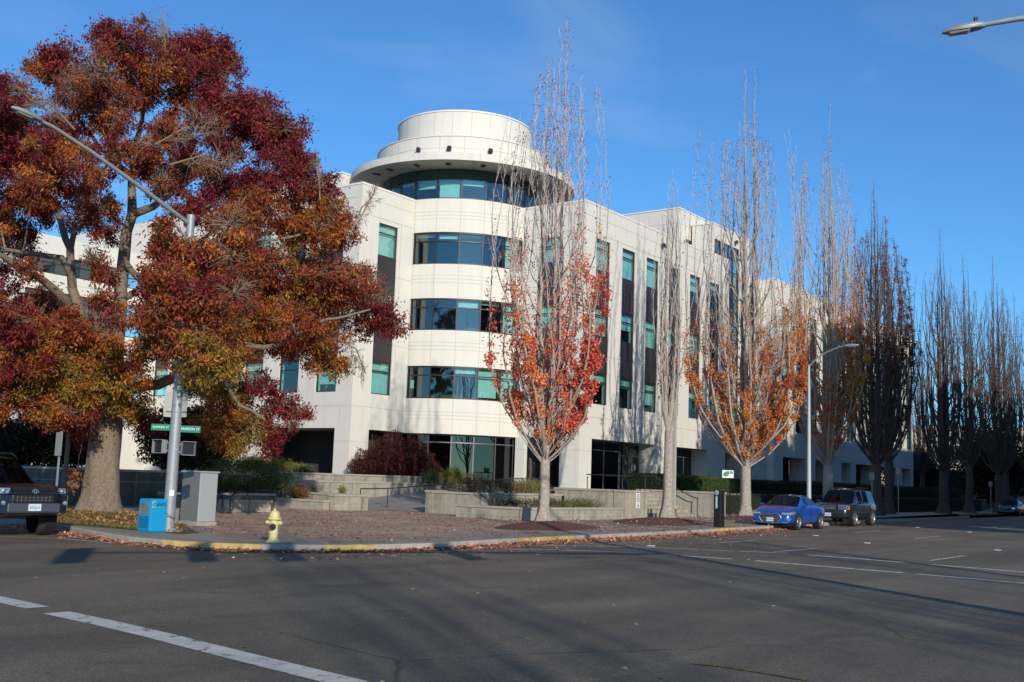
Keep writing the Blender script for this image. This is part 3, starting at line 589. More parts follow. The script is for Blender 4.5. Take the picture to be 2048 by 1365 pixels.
b = MB(); b.box((47.0, 44.12, 1.25), (50.9, 45.5, 1.3)); P(b, 'threshold', M['conc'])
paper = MB(); paper.arc((CX, CY), 5.38, 5.39, radians(-172), radians(-169.4), 7.1, 7.6, 1); P(paper, 'window_notice', M['white'])

# beige building at the end of the street and a low pavilion before it
def simple_building(name, label, x0, y0, x1, y1, h, m, rows, base, step=4.2, winw=2.2, winh=1.5, first=2.6, gap=3.9):
    t = thing(name, label, 'building', base); b = MB(); b.box((x0, y0, 0), (x1, y1, h)); b.build('wall', m, t, base)
    c = MB(); c.box((x0-.15, y0-.15, h), (x1+.15, y1+.15, h+.35)); c.build('parapet', M['cap'] if 'beige' in label else m, t, base)
    for k in range(rows):
        z = first+k*gap; y = y0+1.5
        while y+winw < y1-1:
            f = MB(); f.box((x0-.05, y, z), (x0-.003, y+winw, z+winh)); f.build('window', M['frame'], t, base); y += step
    return t
simple_building('beige_building', 'beige stone building far off at the end of the street', 184, -30, 215, 75, 12.2, mat('beige_stone', (.50, .43, .33), .9, var=.1, scale=1), 2, (184, 20, 0), step=7, winw=2, winh=1.4, first=3, gap=4.5)
t = thing('pavilion', 'low dark roofed pavilion among the far street trees', 'building', (150, 34, 0)); b = MB(); b.box((150, 28, 3.2), (162, 44, 5.0)); b.build('roof', mat('brown_roof', (.07, .05, .04), .9), t, (150, 34, 0))
for y in (29, 33, 37, 41, 43.5): b = MB(); b.box((150.5, y, 0), (151, y+.5, 3.2)); b.build('pillar', mat('pavilion_pillar', (.35, .33, .32), .9), t, (150, 34, 0))
b = MB(); b.box((154, 29, 0), (160, 43.5, 3.2)); b.build('wall', mat('pavilion_wall', (.2, .19, .19), .9), t, (150, 34, 0))
# neighbours on the near side of the street, beyond the right edge, which shade its far end
t = simple_building('brick_building', 'tall brown brick building across the street beyond the right edge', 60, -30, 150, -5.5, 23.0, mat('brown_brick', (.22, .13, .09), .9, var=.1, scale=3), 5, (60, -18, 0))
# ================================================================ TREES
PAL = {0: (.20, .022, .030), 1: (.27, .062, .026), 2: (.43, .145, .032), 3: (.30, .19, .035)}
BLOBS = [tuple(float(q) for q in s.split()) for s in """18.6 29.3 14.8 0.58 0;18.5 28.3 14.3 0.73 0;19.4 28.3 14.8 0.66 0;21.0 29.2 15.4 0.69 0;23.3 32.5 16.6 0.69 0;21.8 28.5 15.5 0.77 0;23.1 30.3 16.2 0.74 0;22.4 28.3 15.3 0.52 0;23.8 29.9 15.9 0.50 0;21.9 27.9 14.5 0.68 0;18.2 30.5 14.1 0.77 0;17.7 30.7 13.8 0.51 1;19.9 35.1 15.4 0.52 1;17.3 27.6 13.0 0.78 1;19.3 29.0 14.0 0.84 1;19.8 27.9 14.0 0.82 1;21.1 28.1 14.1 0.84 0;16.2 29.4 12.4 0.56 1;15.5 29.1 12.0 0.55 0;18.1 34.5 13.9 0.59 0;16.9 31.2 12.2 0.68 0;18.7 35.4 13.3 0.69 0;17.9 29.5 13.1 0.75 1;21.1 34.9 15.1 0.79 1;18.4 28.4 12.8 0.73 1;20.1 29.2 13.5 0.61 1;21.1 28.6 13.5 0.68 1;20.4 25.7 12.7 0.71 0;25.1 31.9 15.2 0.79 0;22.9 27.4 13.5 0.72 0;24.7 29.4 14.5 0.70 0;21.7 25.3 12.7 0.56 0;21.8 24.5 12.1 0.63 0;25.8 29.1 13.8 0.67 0;23.5 26.4 12.4 0.71 0;22.1 24.4 11.2 0.55 0;23.0 27.1 12.7 0.85 0;22.0 27.6 12.7 0.76 0;25.2 31.4 14.3 0.78 0;19.3 25.4 11.7 0.61 0;16.6 30.2 11.4 0.74 0;18.3 34.0 12.6 0.75 0;16.3 28.2 10.6 0.63 1;16.7 30.7 10.8 0.75 0;20.0 36.9 12.6 0.82 0;18.5 29.3 12.4 0.66 1;21.6 24.3 10.7 0.70 0;25.9 29.8 12.2 0.77 0;22.8 27.1 10.9 0.68 0;26.4 32.0 12.2 0.72 0;22.0 23.8 10.4 0.59 0;23.0 24.0 10.5 0.56 0;26.9 28.5 11.8 0.59 0;20.1 27.5 10.4 0.46 1;25.3 34.4 12.3 0.52 1;19.9 26.8 10.7 0.48 0;24.5 33.3 12.8 0.54 0;19.7 27.5 11.9 0.45 1;23.2 32.1 13.4 0.48 1;18.1 27.4 11.6 0.44 1;21.5 33.1 13.5 0.48 1;19.3 25.7 11.2 0.39 0;19.7 35.3 9.8 0.87 0;19.1 34.4 8.7 0.85 0;19.1 34.8 10.3 0.86 1;20.6 34.8 10.5 0.62 1;22.2 35.7 10.7 0.60 1;18.5 28.4 9.3 0.65 1;21.8 33.1 9.8 0.53 1;19.3 25.1 9.0 0.68 0;17.1 20.9 7.7 0.67 1;20.3 24.7 8.8 0.77 1;21.1 24.6 9.4 0.78 1;23.1 25.3 9.6 0.91 1;22.7 23.7 9.2 0.79 2;23.1 23.4 9.7 0.55 1;24.4 24.3 9.3 0.50 1;16.4 22.2 7.0 0.58 1;20.6 27.8 8.4 0.70 1;16.8 21.7 6.7 0.68 1;20.4 26.3 7.7 0.80 1;17.0 20.7 6.9 0.67 1;20.5 24.9 7.9 0.78 1;21.9 25.0 8.1 0.80 1;23.3 25.0 8.3 0.90 2;23.4 23.9 7.8 0.80 1;15.8 21.6 6.2 0.48 1;20.1 27.5 7.4 0.59 1;16.5 21.2 5.9 0.67 1;20.1 25.8 6.8 0.78 1;17.0 20.5 5.9 0.66 1;21.0 25.4 6.9 0.79 1;24.5 30.2 7.9 0.84 1;22.7 25.8 7.5 0.83 1;25.2 29.3 8.1 0.84 1;23.6 25.2 7.2 0.83 2;24.3 24.4 7.3 0.83 1;27.9 28.7 8.1 0.86 1;26.1 24.6 7.5 0.78 0;27.3 25.7 7.7 0.73 0;25.7 25.4 6.8 0.87 1;26.8 24.8 6.9 0.74 0;27.0 24.3 6.7 0.42 0;24.0 23.5 7.7 0.73 1;25.6 24.3 8.2 0.51 1;15.8 21.9 5.4 0.49 1;19.2 26.5 6.2 0.57 1;23.7 32.9 6.9 0.63 1;16.7 21.7 5.3 0.68 1;19.3 25.0 5.9 0.76 1;25.0 33.3 7.3 0.90 1;17.3 21.2 5.3 0.68 2;21.2 25.9 6.1 0.80 2;25.6 31.2 7.0 0.87 2;22.4 25.8 6.3 0.74 2;25.6 29.3 7.0 0.76 2;22.3 24.2 6.1 0.71 1;24.1 24.9 6.1 0.75 2;27.7 28.8 6.7 0.78 2;16.6 22.2 4.7 0.50 1;20.6 27.5 5.4 0.59 1;23.3 31.3 6.0 0.61 1;16.9 21.2 4.7 0.61 2;20.8 26.1 5.4 0.72 2;25.4 31.9 6.5 0.79 2;21.9 25.9 5.6 0.65 2;26.5 31.3 6.5 0.71 2;23.6 25.9 6.0 0.67 1;27.2 30.2 6.5 0.70 1;25.0 25.4 5.5 0.65 2;25.6 25.5 5.1 0.38 3;17.0 21.6 4.1 0.55 3;22.0 27.9 4.8 0.68 3;24.1 31.0 5.1 0.68 3;17.2 21.0 4.3 0.47 3;21.8 26.5 5.0 0.58 3;25.3 30.9 5.6 0.60 3;22.3 27.5 4.2 0.59 3;25.3 31.0 4.4 0.60 3;23.2 27.7 4.0 0.66 3;23.1 26.4 4.5 0.47 0;24.2 26.7 3.9 0.62 0;24.8 26.4 3.7 0.42 0;23.0 27.9 3.3 0.66 2;24.0 29.5 3.4 0.62 2;23.5 27.2 3.2 0.66 3;24.7 28.6 3.2 0.62 3;23.3 27.9 2.7 0.45 2;23.3 27.3 2.4 0.26 3;24.3 28.6 2.4 0.24 3;24.2 27.1 2.6 0.38 0;25.1 28.0 2.8 0.36 0;24.5 27.0 3.0 0.49 0;24.6 26.3 3.2 0.26 0;19.5 34.5 7.0 0.86 0;20.4 33.9 7.1 0.72 1;15.8 28.4 5.6 0.78 0;19.8 35.1 6.3 0.87 0;17.7 30.3 5.7 0.84 1;20.7 35.9 6.2 0.90 1;17.9 28.8 5.6 0.73 1;21.1 34.6 6.5 0.79 1;18.6 28.5 5.5 0.65 2;20.8 32.0 5.8 0.66 2;16.5 28.9 4.8 0.80 1;19.1 34.0 5.2 0.84 1;17.8 29.4 4.9 0.83 3;18.8 29.2 4.8 0.83 3;21.3 33.6 5.1 0.86 3;19.2 28.5 5.0 0.69 2;19.6 28.1 4.5 0.62 2;17.5 30.6 4.1 0.76 2;18.3 30.1 4.0 0.76 3;18.7 28.9 3.9 0.66 3;20.7 32.3 4.0 0.66 3;19.8 29.3 4.0 0.59 3;17.3 30.5 3.5 0.64 1;18.8 33.7 3.7 0.63 1;18.0 29.9 3.4 0.64 2;20.2 33.8 3.6 0.65 2;18.5 29.2 3.2 0.58 1;20.5 33.0 3.4 0.59 1;18.3 29.9 3.0 0.37 1;20.4 29.0 3.6 0.51 3;23.0 32.8 3.5 0.52 3;21.1 29.2 3.2 0.52 0;21.2 28.9 3.0 0.28 0;22.3 30.5 3.0 0.26 0;19.6 30.1 2.8 0.41 0;20.9 32.2 2.7 0.40 0;19.6 30.5 1.1 0.16 2;19.6 30.4 1.4 0.14 1;15.5 30.4 12.0 0.82 0;15.5 30.6 10.6 0.91 0;16.4 31.8 9.0 1.03 1;17.4 33.5 7.4 1.09 0;16.6 31.8 5.3 1.03 1;16.4 30.8 3.8 0.84 2;14.8 31.1 9.8 1.16 0;15.4 32.2 7.5 1.20 1;15.4 31.5 5.4 1.18 1;19.0 29.5 8.0 0.44 1;19.4 29.4 7.6 0.41 1;19.1 28.6 11.3 0.36 1;21.4 31.7 12.4 0.36 1;16.3 26.6 9.8 0.39 1;17.2 27.2 9.4 0.37 1;22.4 36.1 11.7 0.44 1;17.5 29.2 9.9 0.39 0;15.9 28.1 9.4 0.54 1;18.9 34.0 10.9 0.59 1;20.4 30.0 16.3 0.14 0;21.6 32.1 17.2 0.13 0;19.1 27.2 10.7 0.38 1;23.8 33.9 12.9 0.43 1;21.2 27.1 11.2 0.43 1;20.0 24.7 10.9 0.46 0;20.8 26.3 10.2 0.48 0;17.2 29.9 7.4 0.36 1;18.8 28.7 6.6 0.43 1;17.5 25.9 5.7 0.39 1;15.7 21.6 7.4 0.24 1;19.8 27.3 8.9 0.29 1;24.8 34.3 10.4 0.33 1;17.4 30.7 10.5 0.44 1;18.7 33.4 11.3 0.43 1;23.8 25.6 11.6 0.37 0;26.1 28.7 12.9 0.37 0;15.9 21.6 5.8 0.40 1;18.4 25.1 6.5 0.45 1;19.8 27.7 5.3 0.39 2;20.5 28.6 12.4 0.51 1;22.4 31.3 13.1 0.50 1;18.8 26.9 11.1 0.47 1;20.6 27.7 11.4 0.53 0;24.1 32.5 12.9 0.56 0;19.1 27.7 10.6 0.45 1;19.9 25.4 10.3 0.46 1;17.5 29.3 10.5 0.56 0;21.1 36.0 12.6 0.61 0;17.4 30.0 9.7 0.57 1;16.8 27.0 10.4 0.46 1;20.1 33.0 12.3 0.50 1;18.9 29.4 10.6 0.44 1;21.8 34.4 12.2 0.46 1;18.8 26.1 9.8 0.43 1;22.7 31.8 11.5 0.47 1;17.9 30.2 11.9 0.57 0;20.1 33.7 13.0 0.58 0;17.3 26.3 10.4 0.39 1""".split(';')]
LIMBS = [[(20.63, 30.6, 0.08, 0.68), (20.65, 30.58, 0.8, 0.56), (20.63, 30.59, 1.74, 0.5), (20.62, 30.6, 2.69, 0.47), (20.64, 30.59, 3.56, 0.44)], [(20.64, 30.59, 3.56, 0.44), (20.84, 30.82, 5.44, 0.3), (20.83, 30.7, 7.08, 0.25), (21.02, 30.93, 8.79, 0.22), (20.99, 30.71, 9.94, 0.19), (21.04, 30.92, 11.17, 0.14), (20.95, 30.62, 12.47, 0.1), (20.76, 30.14, 13.88, 0.06), (20.98, 30.36, 15.37, 0.03)], [(20.99, 30.71, 9.94, 0.17), (22.4, 31.19, 10.84, 0.13), (23.71, 30.84, 12.01, 0.09), (24.28, 29.75, 13.09, 0.05)], [(21.04, 30.92, 11.17, 0.12), (19.36, 30.23, 11.64, 0.08), (18.4, 30.24, 12.5, 0.05), (17.95, 30.51, 13.69, 0.03)], [(20.99, 30.84, 8.44, 0.12), (20.57, 28.81, 7.3, 0.11), (20.69, 26.85, 8.02, 0.09), (21.07, 25.27, 8.26, 0.06), (22.37, 24.12, 8.86, 0.04)], [(20.9, 30.65, 12.12, 0.09), (22.91, 31.44, 14.25, 0.06), (23.65, 30.88, 15.68, 0.03)], [(20.64, 30.59, 3.56, 0.38), (20.13, 30.69, 4.72, 0.27), (19.56, 30.7, 6.08, 0.21), (19.3, 30.98, 7.18, 0.17), (19.46, 31.58, 8.55, 0.14), (19.56, 32.46, 9.66, 0.11), (19.1, 32.73, 10.6, 0.07), (18.44, 33.11, 12.5, 0.04)], [(19.56, 30.7, 6.08, 0.17), (18.71, 30.4, 6.73, 0.16), (17.89, 30.2, 7.12, 0.14), (17.13, 30.17, 7.36, 0.12), (15.85, 29.97, 7.69, 0.08), (15.09, 30.36, 8.73, 0.05)], [(19.3, 30.98, 7.18, 0.12), (18.67, 30.66, 8.07, 0.11), (17.8, 30.6, 7.98, 0.09), (16.78, 30.6, 7.94, 0.06)], [(20.13, 30.69, 4.72, 0.14), (18.43, 29.87, 4.52, 0.1), (16.96, 29.35, 4.93, 0.07), (16.16, 29.8, 5.14, 0.05)], [(19.46, 31.58, 8.55, 0.11), (20.85, 32.84, 10.33, 0.09), (21.14, 33.84, 12.13, 0.06), (21.12, 33.85, 14.49, 0.03)], [(20.64, 30.59, 3.56, 0.3), (20.69, 29.83, 3.95, 0.24), (20.81, 29.01, 4.23, 0.21), (21.04, 28.09, 4.42, 0.18), (21.28, 27.03, 5.11, 0.14), (21.73, 25.76, 5.49, 0.11), (22.35, 24.68, 5.52, 0.08), (23.16, 23.65, 6.34, 0.05), (24.31, 22.9, 6.77, 0.03)], [(21.28, 27.03, 5.11, 0.1), (21.57, 26.15, 4.42, 0.08), (21.95, 25.84, 3.69, 0.06), (22.52, 25.33, 3.27, 0.04)], [(20.83, 30.7, 7.08, 0.14), (21.89, 30.94, 7.77, 0.12), (23.08, 31.31, 8.88, 0.1), (24.78, 30.63, 10.59, 0.07), (25.88, 29.05, 11.39, 0.04)], [(20.62, 30.6, 3.8, 0.2), (22.47, 31.75, 5.68, 0.16), (24.64, 32.01, 7.03, 0.12), (26.56, 31.1, 8.0, 0.08), (28.15, 29.67, 8.91, 0.05)]]
def big_tree():
    base = (20.6, 30.6, .42); t = thing('ash_tree', 'huge old tree with crimson, rust and olive autumn foliage on the corner lawn', 'tree', base)
    tr = MB(); rr = random.Random(4)
    # main stem with root flare and uneven girth
    st = LIMBS[0]; pts = [Vector(p[:3]) for p in st]
    P0 = []; R0 = []
    for i in range(len(pts)-1):
        for k in range(6): s_ = k/6; P0.append(pts[i].lerp(pts[i+1], s_)); R0.append(st[i][3]*(1-s_)+st[i+1][3]*s_)
    P0.append(pts[-1]); R0.append(st[-1][3])
    n = 28; vs = []
    for j, (p, r) in enumerate(zip(P0, R0)):
        fl = max(0, 1-j/7)
        for k in range(n):
            a = 2*pi*k/n; q = r*(1+.05*sin(5*a+p.z*1.3)+.035*sin(9*a+2*p.z)+.03*sin(3*a-p.z)+fl*fl*(.18+.16*sin(5*a)+.08*sin(8*a+1)))
            vs.append((p.x+q*cos(a), p.y+q*sin(a), p.z-(.15 if j == 0 else 0)))
    tr.add(vs, [(j*n+k, j*n+(k+1) % n, (j+1)*n+(k+1) % n, (j+1)*n+k) for j in range(len(P0)-1) for k in range(n)])
    for i in range(14):     # burrs and knots low on the bark
        a = rr.uniform(0, 6.28); z = rr.uniform(.6, 3.2)
    nodes = []      # (pos, radius)
    for limb in LIMBS[1:]:
        Q = []; R = []
        for i in range(len(limb)-1):
            a, c = Vector(limb[i][:3]), Vector(limb[i+1][:3]); L = (c-a).length; k = max(2, int(L/.45)); side = Vector((rr.uniform(-1, 1), rr.uniform(-1, 1), rr.uniform(-.6, .8)))*L*.07
            for s_ in range(k):
                f = s_/k; Q.append(a.lerp(c, f)+side*sin(f*pi)+Vector((rr.uniform(-1, 1), rr.uniform(-1, 1), rr.uniform(-1, 1)))*.03); R.append((limb[i][3]*(1-f)+limb[i+1][3]*f)*.86)
        Q.append(Vector(limb[-1][:3])); R.append(limb[-1][3]); tr.tube(Q, R, 10)
        nodes += list(zip(Q, R))
    # boughs: join every leaf mass to the nearest limb, nearest masses first
    fork = Vector(LIMBS[1][0][:3]); cr = sorted(BLOBS, key=lambda q: (Vector(q[:3])-fork).length)
    NP = np.array([tuple(p) for p, r in nodes]); NR = [r for p, r in nodes]; bo = tr; tw = MB(); V = []; C = []
    for x, y, z, r, tone in cr:
        c = Vector((x, y, z)); d = np.linalg.norm(NP-np.array((x, y, z)), axis=1)+.25*np.maximum(0, NP[:, 2]-z+.3)
        i = int(d.argmin()); p = Vector(NP[i]); L = (c-p).length; ra = min(.055, NR[i]*.7, .012*L+.02)
        if L > .3:
            k = max(3, int(L/.5)); off = Vector((rr.uniform(-1, 1), rr.uniform(-1, 1), rr.uniform(0, 1.3)))*L*.12
            Q = [p.lerp(c, s_/k)+off*sin(pi*s_/k)+Vector((rr.uniform(-1, 1), rr.uniform(-1, 1), rr.uniform(-1, 1)))*.05*(0 < s_ < k) for s_ in range(k+1)]
            R = [ra*(1-.75*s_/k) for s_ in range(k+1)]; bo.tube(Q, R, 5); NP = np.vstack([NP, np.array([tuple(q) for q in Q[1:]])]); NR += R[1:]
        sparse = rr.random() < (.22 if c.z > 7 else .10)
        for k in range(30 if not sparse else 70):      # twigs inside the leaf mass
            dv = Vector((rr.gauss(0, 1), rr.gauss(0, 1), rr.gauss(.1, .8))).normalized(); l = r*rr.uniform(.6, 1.2)
            e = c+dv*l; md = c+dv*l*.5+Vector((rr.uniform(-1, 1), rr.uniform(-1, 1), rr.uniform(-.2, 1)))*l*.14
            tw.tube([c+dv*r*.08, md, e], [.012, .008, .003], 3, cap=False)
            for q in range(2): dd = (dv+Vector((rr.gauss(0, .6), rr.gauss(0, .6), rr.gauss(0, .6)))).normalized(); tw.tube([md, md+dd*l*.5], [.006, .002], 3, cap=False)
        n = int(4700*r*r*(.30 if sparse else 1)); 
        if n < 60: n = 60
        K = max(8, int(34*r*r)+8); sub = RNG.normal(size=(K, 3)); sub /= np.linalg.norm(sub, axis=1)[:, None]; sub *= (RNG.uniform(.15, 1, (K, 1))**.6)*r*1.17; sub[:, 2] *= .85
        idx = RNG.integers(0, K, n); pp = np.array((x, y, z))+sub[idx]+RNG.normal(size=(n, 3))*(.08+RNG.uniform(0, .10, (n, 1))*min(1, r/.7))*np.array([1, 1, .8])
        V.append(leaf_quads(pp, .13, .044, .55))
        base_c = np.array(PAL[int(tone)]); alt = np.array(PAL[min(3, int(tone)+1)]); alt2 = np.array(PAL[max(0, int(tone)-1)])
        sm = RNG.uniform(0, 1, K); cc = np.where(sm[:, None] < .62, base_c, np.where(sm[:, None] < .84, alt, alt2))*RNG.uniform(.75, 1.25, (K, 1))
        C.append(cc[idx]*RNG.uniform(.6, 1.45, (n, 1))*(1+RNG.normal(size=(n, 3))*.08))
    tr.build('trunk', M['ashbark'], t, base, smooth=60, fix=False); tw.build('twigs', M['twig'], t, base, fix=False)
    quads_np('crown', np.concatenate(V), LEAF, np.concatenate(C), t, base)
    # bare grey-tan sprays showing through the crown
    dd = MB()
    for (a, q, r) in [((18.17, 25.73, 10.77), (19.45, 24.78, 11.5), 1.1), ((18.24, 25.07, 10.11), (19.47, 24.12, 10.29), 1.0), ((16.67, 27.32, 11.03), (15.62, 27.93, 11.69), 1.1), ((20.27, 28.54, 14.75), (20.13, 28.63, 15.97), 0.8), ((22.14, 23.11, 9.77), (22.0, 23.24, 11.13), 0.6), ((22.45, 22.1, 8.67), (22.86, 21.67, 9.84), 0.7), ((22.16, 21.68, 5.36), (22.51, 21.32, 4.67), 0.5)]:
        a = Vector(a); q = Vector(q); dd.tube([a, a.lerp(q, .5)+Vector((0, 0, .25)), q], [.028, .022, .012], 5)
        for k in range(34):
            s_ = a.lerp(q, rr.uniform(.15, 1)); v = ((q-a).normalized()*.8+Vector((rr.gauss(0, .6), rr.gauss(0, .6), rr.gauss(0, .55)))).normalized(); l = r*rr.uniform(.3, .75)
            m1 = s_+v*l*.5+Vector((0, 0, rr.uniform(-.15, .2))); e = s_+v*l+Vector((0, 0, rr.uniform(-.35, .15))); dd.tube([s_, m1, e], [.009, .006, .003], 3, cap=False)
            for h in range(3): v2 = (v+Vector((rr.gauss(0, .5), rr.gauss(0, .5), rr.gauss(0, .5)))).normalized(); dd.tube([m1, m1+v2*l*.5], [.008, .003], 3, cap=False)
    dd.build('bare_branches', M['twig'], t, base, fix=False)
big_tree()

def maple_meshes(H, fork, R, tr, nb, leafn, leaf_z, pal, seed, twn=1.0, tips=.3, lean=0, stems=3):
    """upright columnar maple: trunk, many steep limbs, fine twigs, remaining leaves. R(z) = crown radius at height z"""
    rr = random.Random(seed); rng = np.random.default_rng(seed); T = MB(); W = MB(); ends = []
    wob = lambda k: Vector((rr.uniform(-1, 1), rr.uniform(-1, 1), 0))*k
    # trunk to the fork
    n = 18; P0 = []; R0 = []
    for k in range(9):
        z = fork*k/8; P0.append(Vector((.02*sin(z*2), .02*cos(z), z-(.1 if k == 0 else 0)))); R0.append(tr*(1.0+.55*max(0, 1-k/2.2)**2-.12*k/8))
    vs = []
    for j, (p, r) in enumerate(zip(P0, R0)):
        for k in range(n):
            a = 2*pi*k/n; q = r*(1+.06*sin(4*a+p.z)+.04*sin(7*a-p.z*2)+(max(0, 1-j/2)*.2*sin(5*a))); vs.append((p.x+q*cos(a), p.y+q*sin(a), p.z))
    T.add(vs, [(j*n+k, j*n+(k+1) % n, (j+1)*n+(k+1) % n, (j+1)*n+k) for j in range(8) for k in range(n)])
    limbs = []
    def limb(p0, z1, ang, rad, r0_, steps):
        pts = []; rs = []
        for k in range(steps+1):
            f = k/steps; z = p0.z+(z1-p0.z)*f; rho = rad*(1-math.exp(-(z-p0.z)/1.9))*(1-.30*f*f)
            a = ang+.25*sin(f*3+seed); pts.append(Vector((p0.x*(1-f)+rho*cos(a)+rr.uniform(-1, 1)*.045*(k > 0), p0.y*(1-f)+rho*sin(a)+rr.uniform(-1, 1)*.045*(k > 0), z))); rs.append(r0_*(1-f)**1.15+.006)
        return pts, rs
    for s in range(stems):     # codominant leaders
        a = 2*pi*s/stems+rr.uniform(-.5, .5); top = H*rr.uniform(.86, 1.0) if s else H
        limbs.append(limb(Vector((0, 0, fork*.97)), top, a, .22+R(fork+2)*.14*rr.random(), tr*.52, 26))
    for b_ in range(nb):
        f = (b_+rr.random())/nb; z0 = fork*.93+(H*.58)*f**1.6; a = b_*2.399+rr.uniform(-.4, .4)
        ln = (H-z0)*rr.uniform(.35, .93)*(1-.25*f); z1 = min(z0+ln, H*.97); rmax = max(.15, max(R(z0+ln*.3), R(z0+ln*.15))*rr.uniform(.45, 1.05))
        limbs.append(limb(Vector((.07*cos(a), .07*sin(a), z0)), z1, a, rmax, max(.013, (.032+.032*rr.random())*(1-f*.55)*min(1, ln/7)*tr/.25), max(8, int(ln/.8))))
    for b_ in range(int(nb*.35)):      # short splayed limbs low on the fork
        a = b_*2.399+1; z0 = fork*rr.uniform(.92, 1.25); ln = rr.uniform(1.4, 3.2); limbs.append(limb(Vector((.07*cos(a), .07*sin(a), z0)), z0+ln, a, R(z0+ln)*rr.uniform(.5, .95), .018, 7))
    for pts, rs in limbs:
        T.tube(pts, rs, 6, cap=False); L = pts[-1].z-pts[0].z
        cnt = int(L*3.4*twn)
        for k in range(cnt):
            f = (k+rr.random())/cnt; f = .10+.9*f; i = min(len(pts)-2, int(f*(len(pts)-1))); g = f*(len(pts)-1)-i; p = pts[i].lerp(pts[i+1], g)
            a = rr.uniform(0, 2*pi); sp = rr.uniform(.16, .5); l = rr.uniform(.35, 1.15)*(1.15-f*.75)
            v = Vector((cos(a)*sp, sin(a)*sp, 1)).normalized(); m1 = p+v*l*.5; e = m1+(v+Vector((0, 0, .5))).normalized()*l*.5+wob(.04)
            W.tube([p, m1, e], [.0085, .0062, .003], 3, cap=False); ends.append((m1, e))
            if rr.random() < .5: v2 = Vector((cos(a+1.5)*.5, sin(a+1.5)*.5, 1)).normalized(); W.tube([m1, m1+v2*l*.4], [.005, .002], 3, cap=False); ends.append((m1, m1+v2*l*.4))
    E = np.array([tuple(m1.lerp(e, rr.random())) for m1, e in ends]); z = E[:, 2]; rad = np.hypot(E[:, 0], E[:, 1])
    RR = np.array([max(.2, R(q)) for q in z]); wt = np.exp(-((z-leaf_z[0])/leaf_z[1])**2)*np.clip(rad/RR, .1, 1.3)**2.4*np.clip(1+.75*(E[:, 0]*.58-E[:, 1]*.81)/RR, .15, 2)
    clump = .35+1.3*(np.sin(E[:, 0]*2.1+seed)*np.sin(E[:, 1]*2.3)*np.sin(z*1.1+seed) > .0); wt *= clump
    n1 = int(leafn*(1-tips)); i1 = rng.choice(len(E), n1, p=wt/wt.sum())
    w2 = (z > fork+2)*(.08+np.exp(-((z-H*.84)/(H*.14))**2)*(np.sin(E[:, 0]*5+E[:, 1]*4) > .2)); n2 = leafn-n1; i2 = rng.choice(len(E), n2, p=w2/w2.sum())
    idx = np.concatenate([i1, i2]); pp = E[idx]+rng.normal(size=(len(idx), 3))*np.array([.085, .085, .11])
    V = leaf_quads(pp, .095, .075, .5); V[n1:] = V[n1:, :1]+(V[n1:]-V[n1:, :1])*.62; zz = pp[:, 2:3]; c0, c1, c2 = (np.array(c) for c in pal)
    u = np.clip(rng.uniform(-.25, 1.25, (len(idx), 1))*.7+.3*np.sin(pp[:, :1]*2+zz), 0, 1); C = np.where(u < .5, c0+(c1-c0)*u*2, c1+(c2-c1)*(u-.5)*2)
    C[n1:] = np.array((.36, .12, .075)); C = C*rng.uniform(.6, 1.35, (len(idx), 1))
    return T, W, V, C
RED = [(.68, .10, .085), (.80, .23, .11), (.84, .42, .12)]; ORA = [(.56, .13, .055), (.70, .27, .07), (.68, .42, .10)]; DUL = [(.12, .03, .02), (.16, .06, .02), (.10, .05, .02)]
def maple(label, base, pars, group='upright street maples along the kerb', rz=0, dark=False):
    t = thing('maple_tree', label, 'tree', base, group, rz); T, W, V, C = maple_meshes(**pars)
    T.build('trunk', M['shadebark' if dark else 'bark'], t, smooth=60, fix=False); W.build('twigs', M['shadetwig' if dark else 'mtwig'], t, fix=False)
    quads_np('crown', V, LEAF, C, t); return t
def env(*kn):
    return lambda z: float(np.interp(z, [k[0] for k in kn], [k[1] for k in kn]))
maple('nearest street maple with scarlet and orange leaves low on bare pale limbs', (33.95, 22.67, .25),
      dict(H=19.6, fork=2.25, R=env((2, .3), (3.0, 2.0), (4.5, 3.0), (6.5, 3.1), (9, 2.4), (12, 1.6), (16, 1.3), (19.6, .5)), tr=.21, nb=58, leafn=26000, leaf_z=(3.6, 3.0), pal=RED, seed=21, twn=1.0, tips=.11, stems=4))
maple('slender almost leafless maple with peeling bark beside the brown post', (45.5, 23.5, .25),
      dict(H=16.4, fork=4.0, R=env((3.5, .3), (6, .8), (9, 1.25), (12, .9), (16.4, .3)), tr=.24, nb=30, leafn=420, leaf_z=(6, 3), pal=[(.4, .03, .05), (.45, .05, .05), (.4, .08, .04)], seed=5, twn=1.0, tips=.3, stems=4))
maple('broad orange leaved maple behind the black parking pay station', (53.9, 23.3, .25),
      dict(H=24.2, fork=2.6, R=env((2.4, .3), (3.6, 2.2), (5.5, 3.5), (9, 3.4), (13, 2.4), (18, 1.7), (24, .5)), tr=.29, nb=72, leafn=42000, leaf_z=(4.6, 3.0), pal=ORA, seed=8, tips=.12, stems=4))
maple('maple with a dense rust red leaf column behind the tall white lamp pole', (66.2, 23.2, .25),
      dict(H=26.2, fork=3.0, R=env((2.8, .4), (5, 2.2), (9, 2.9), (13, 2.6), (18, 1.8), (26, .5)), tr=.33, nb=74, leafn=30000, leaf_z=(6.2, 4.2), pal=ORA, seed=13, tips=.1, stems=3))
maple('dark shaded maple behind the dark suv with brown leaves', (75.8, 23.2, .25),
      dict(H=23.5, fork=3.4, R=env((3, .4), (6, 2.6), (10, 3.0), (15, 2.2), (23, .6)), tr=.38, nb=74, leafn=26000, leaf_z=(8, 6), pal=DUL, seed=17, tips=.25, stems=3), dark=True)
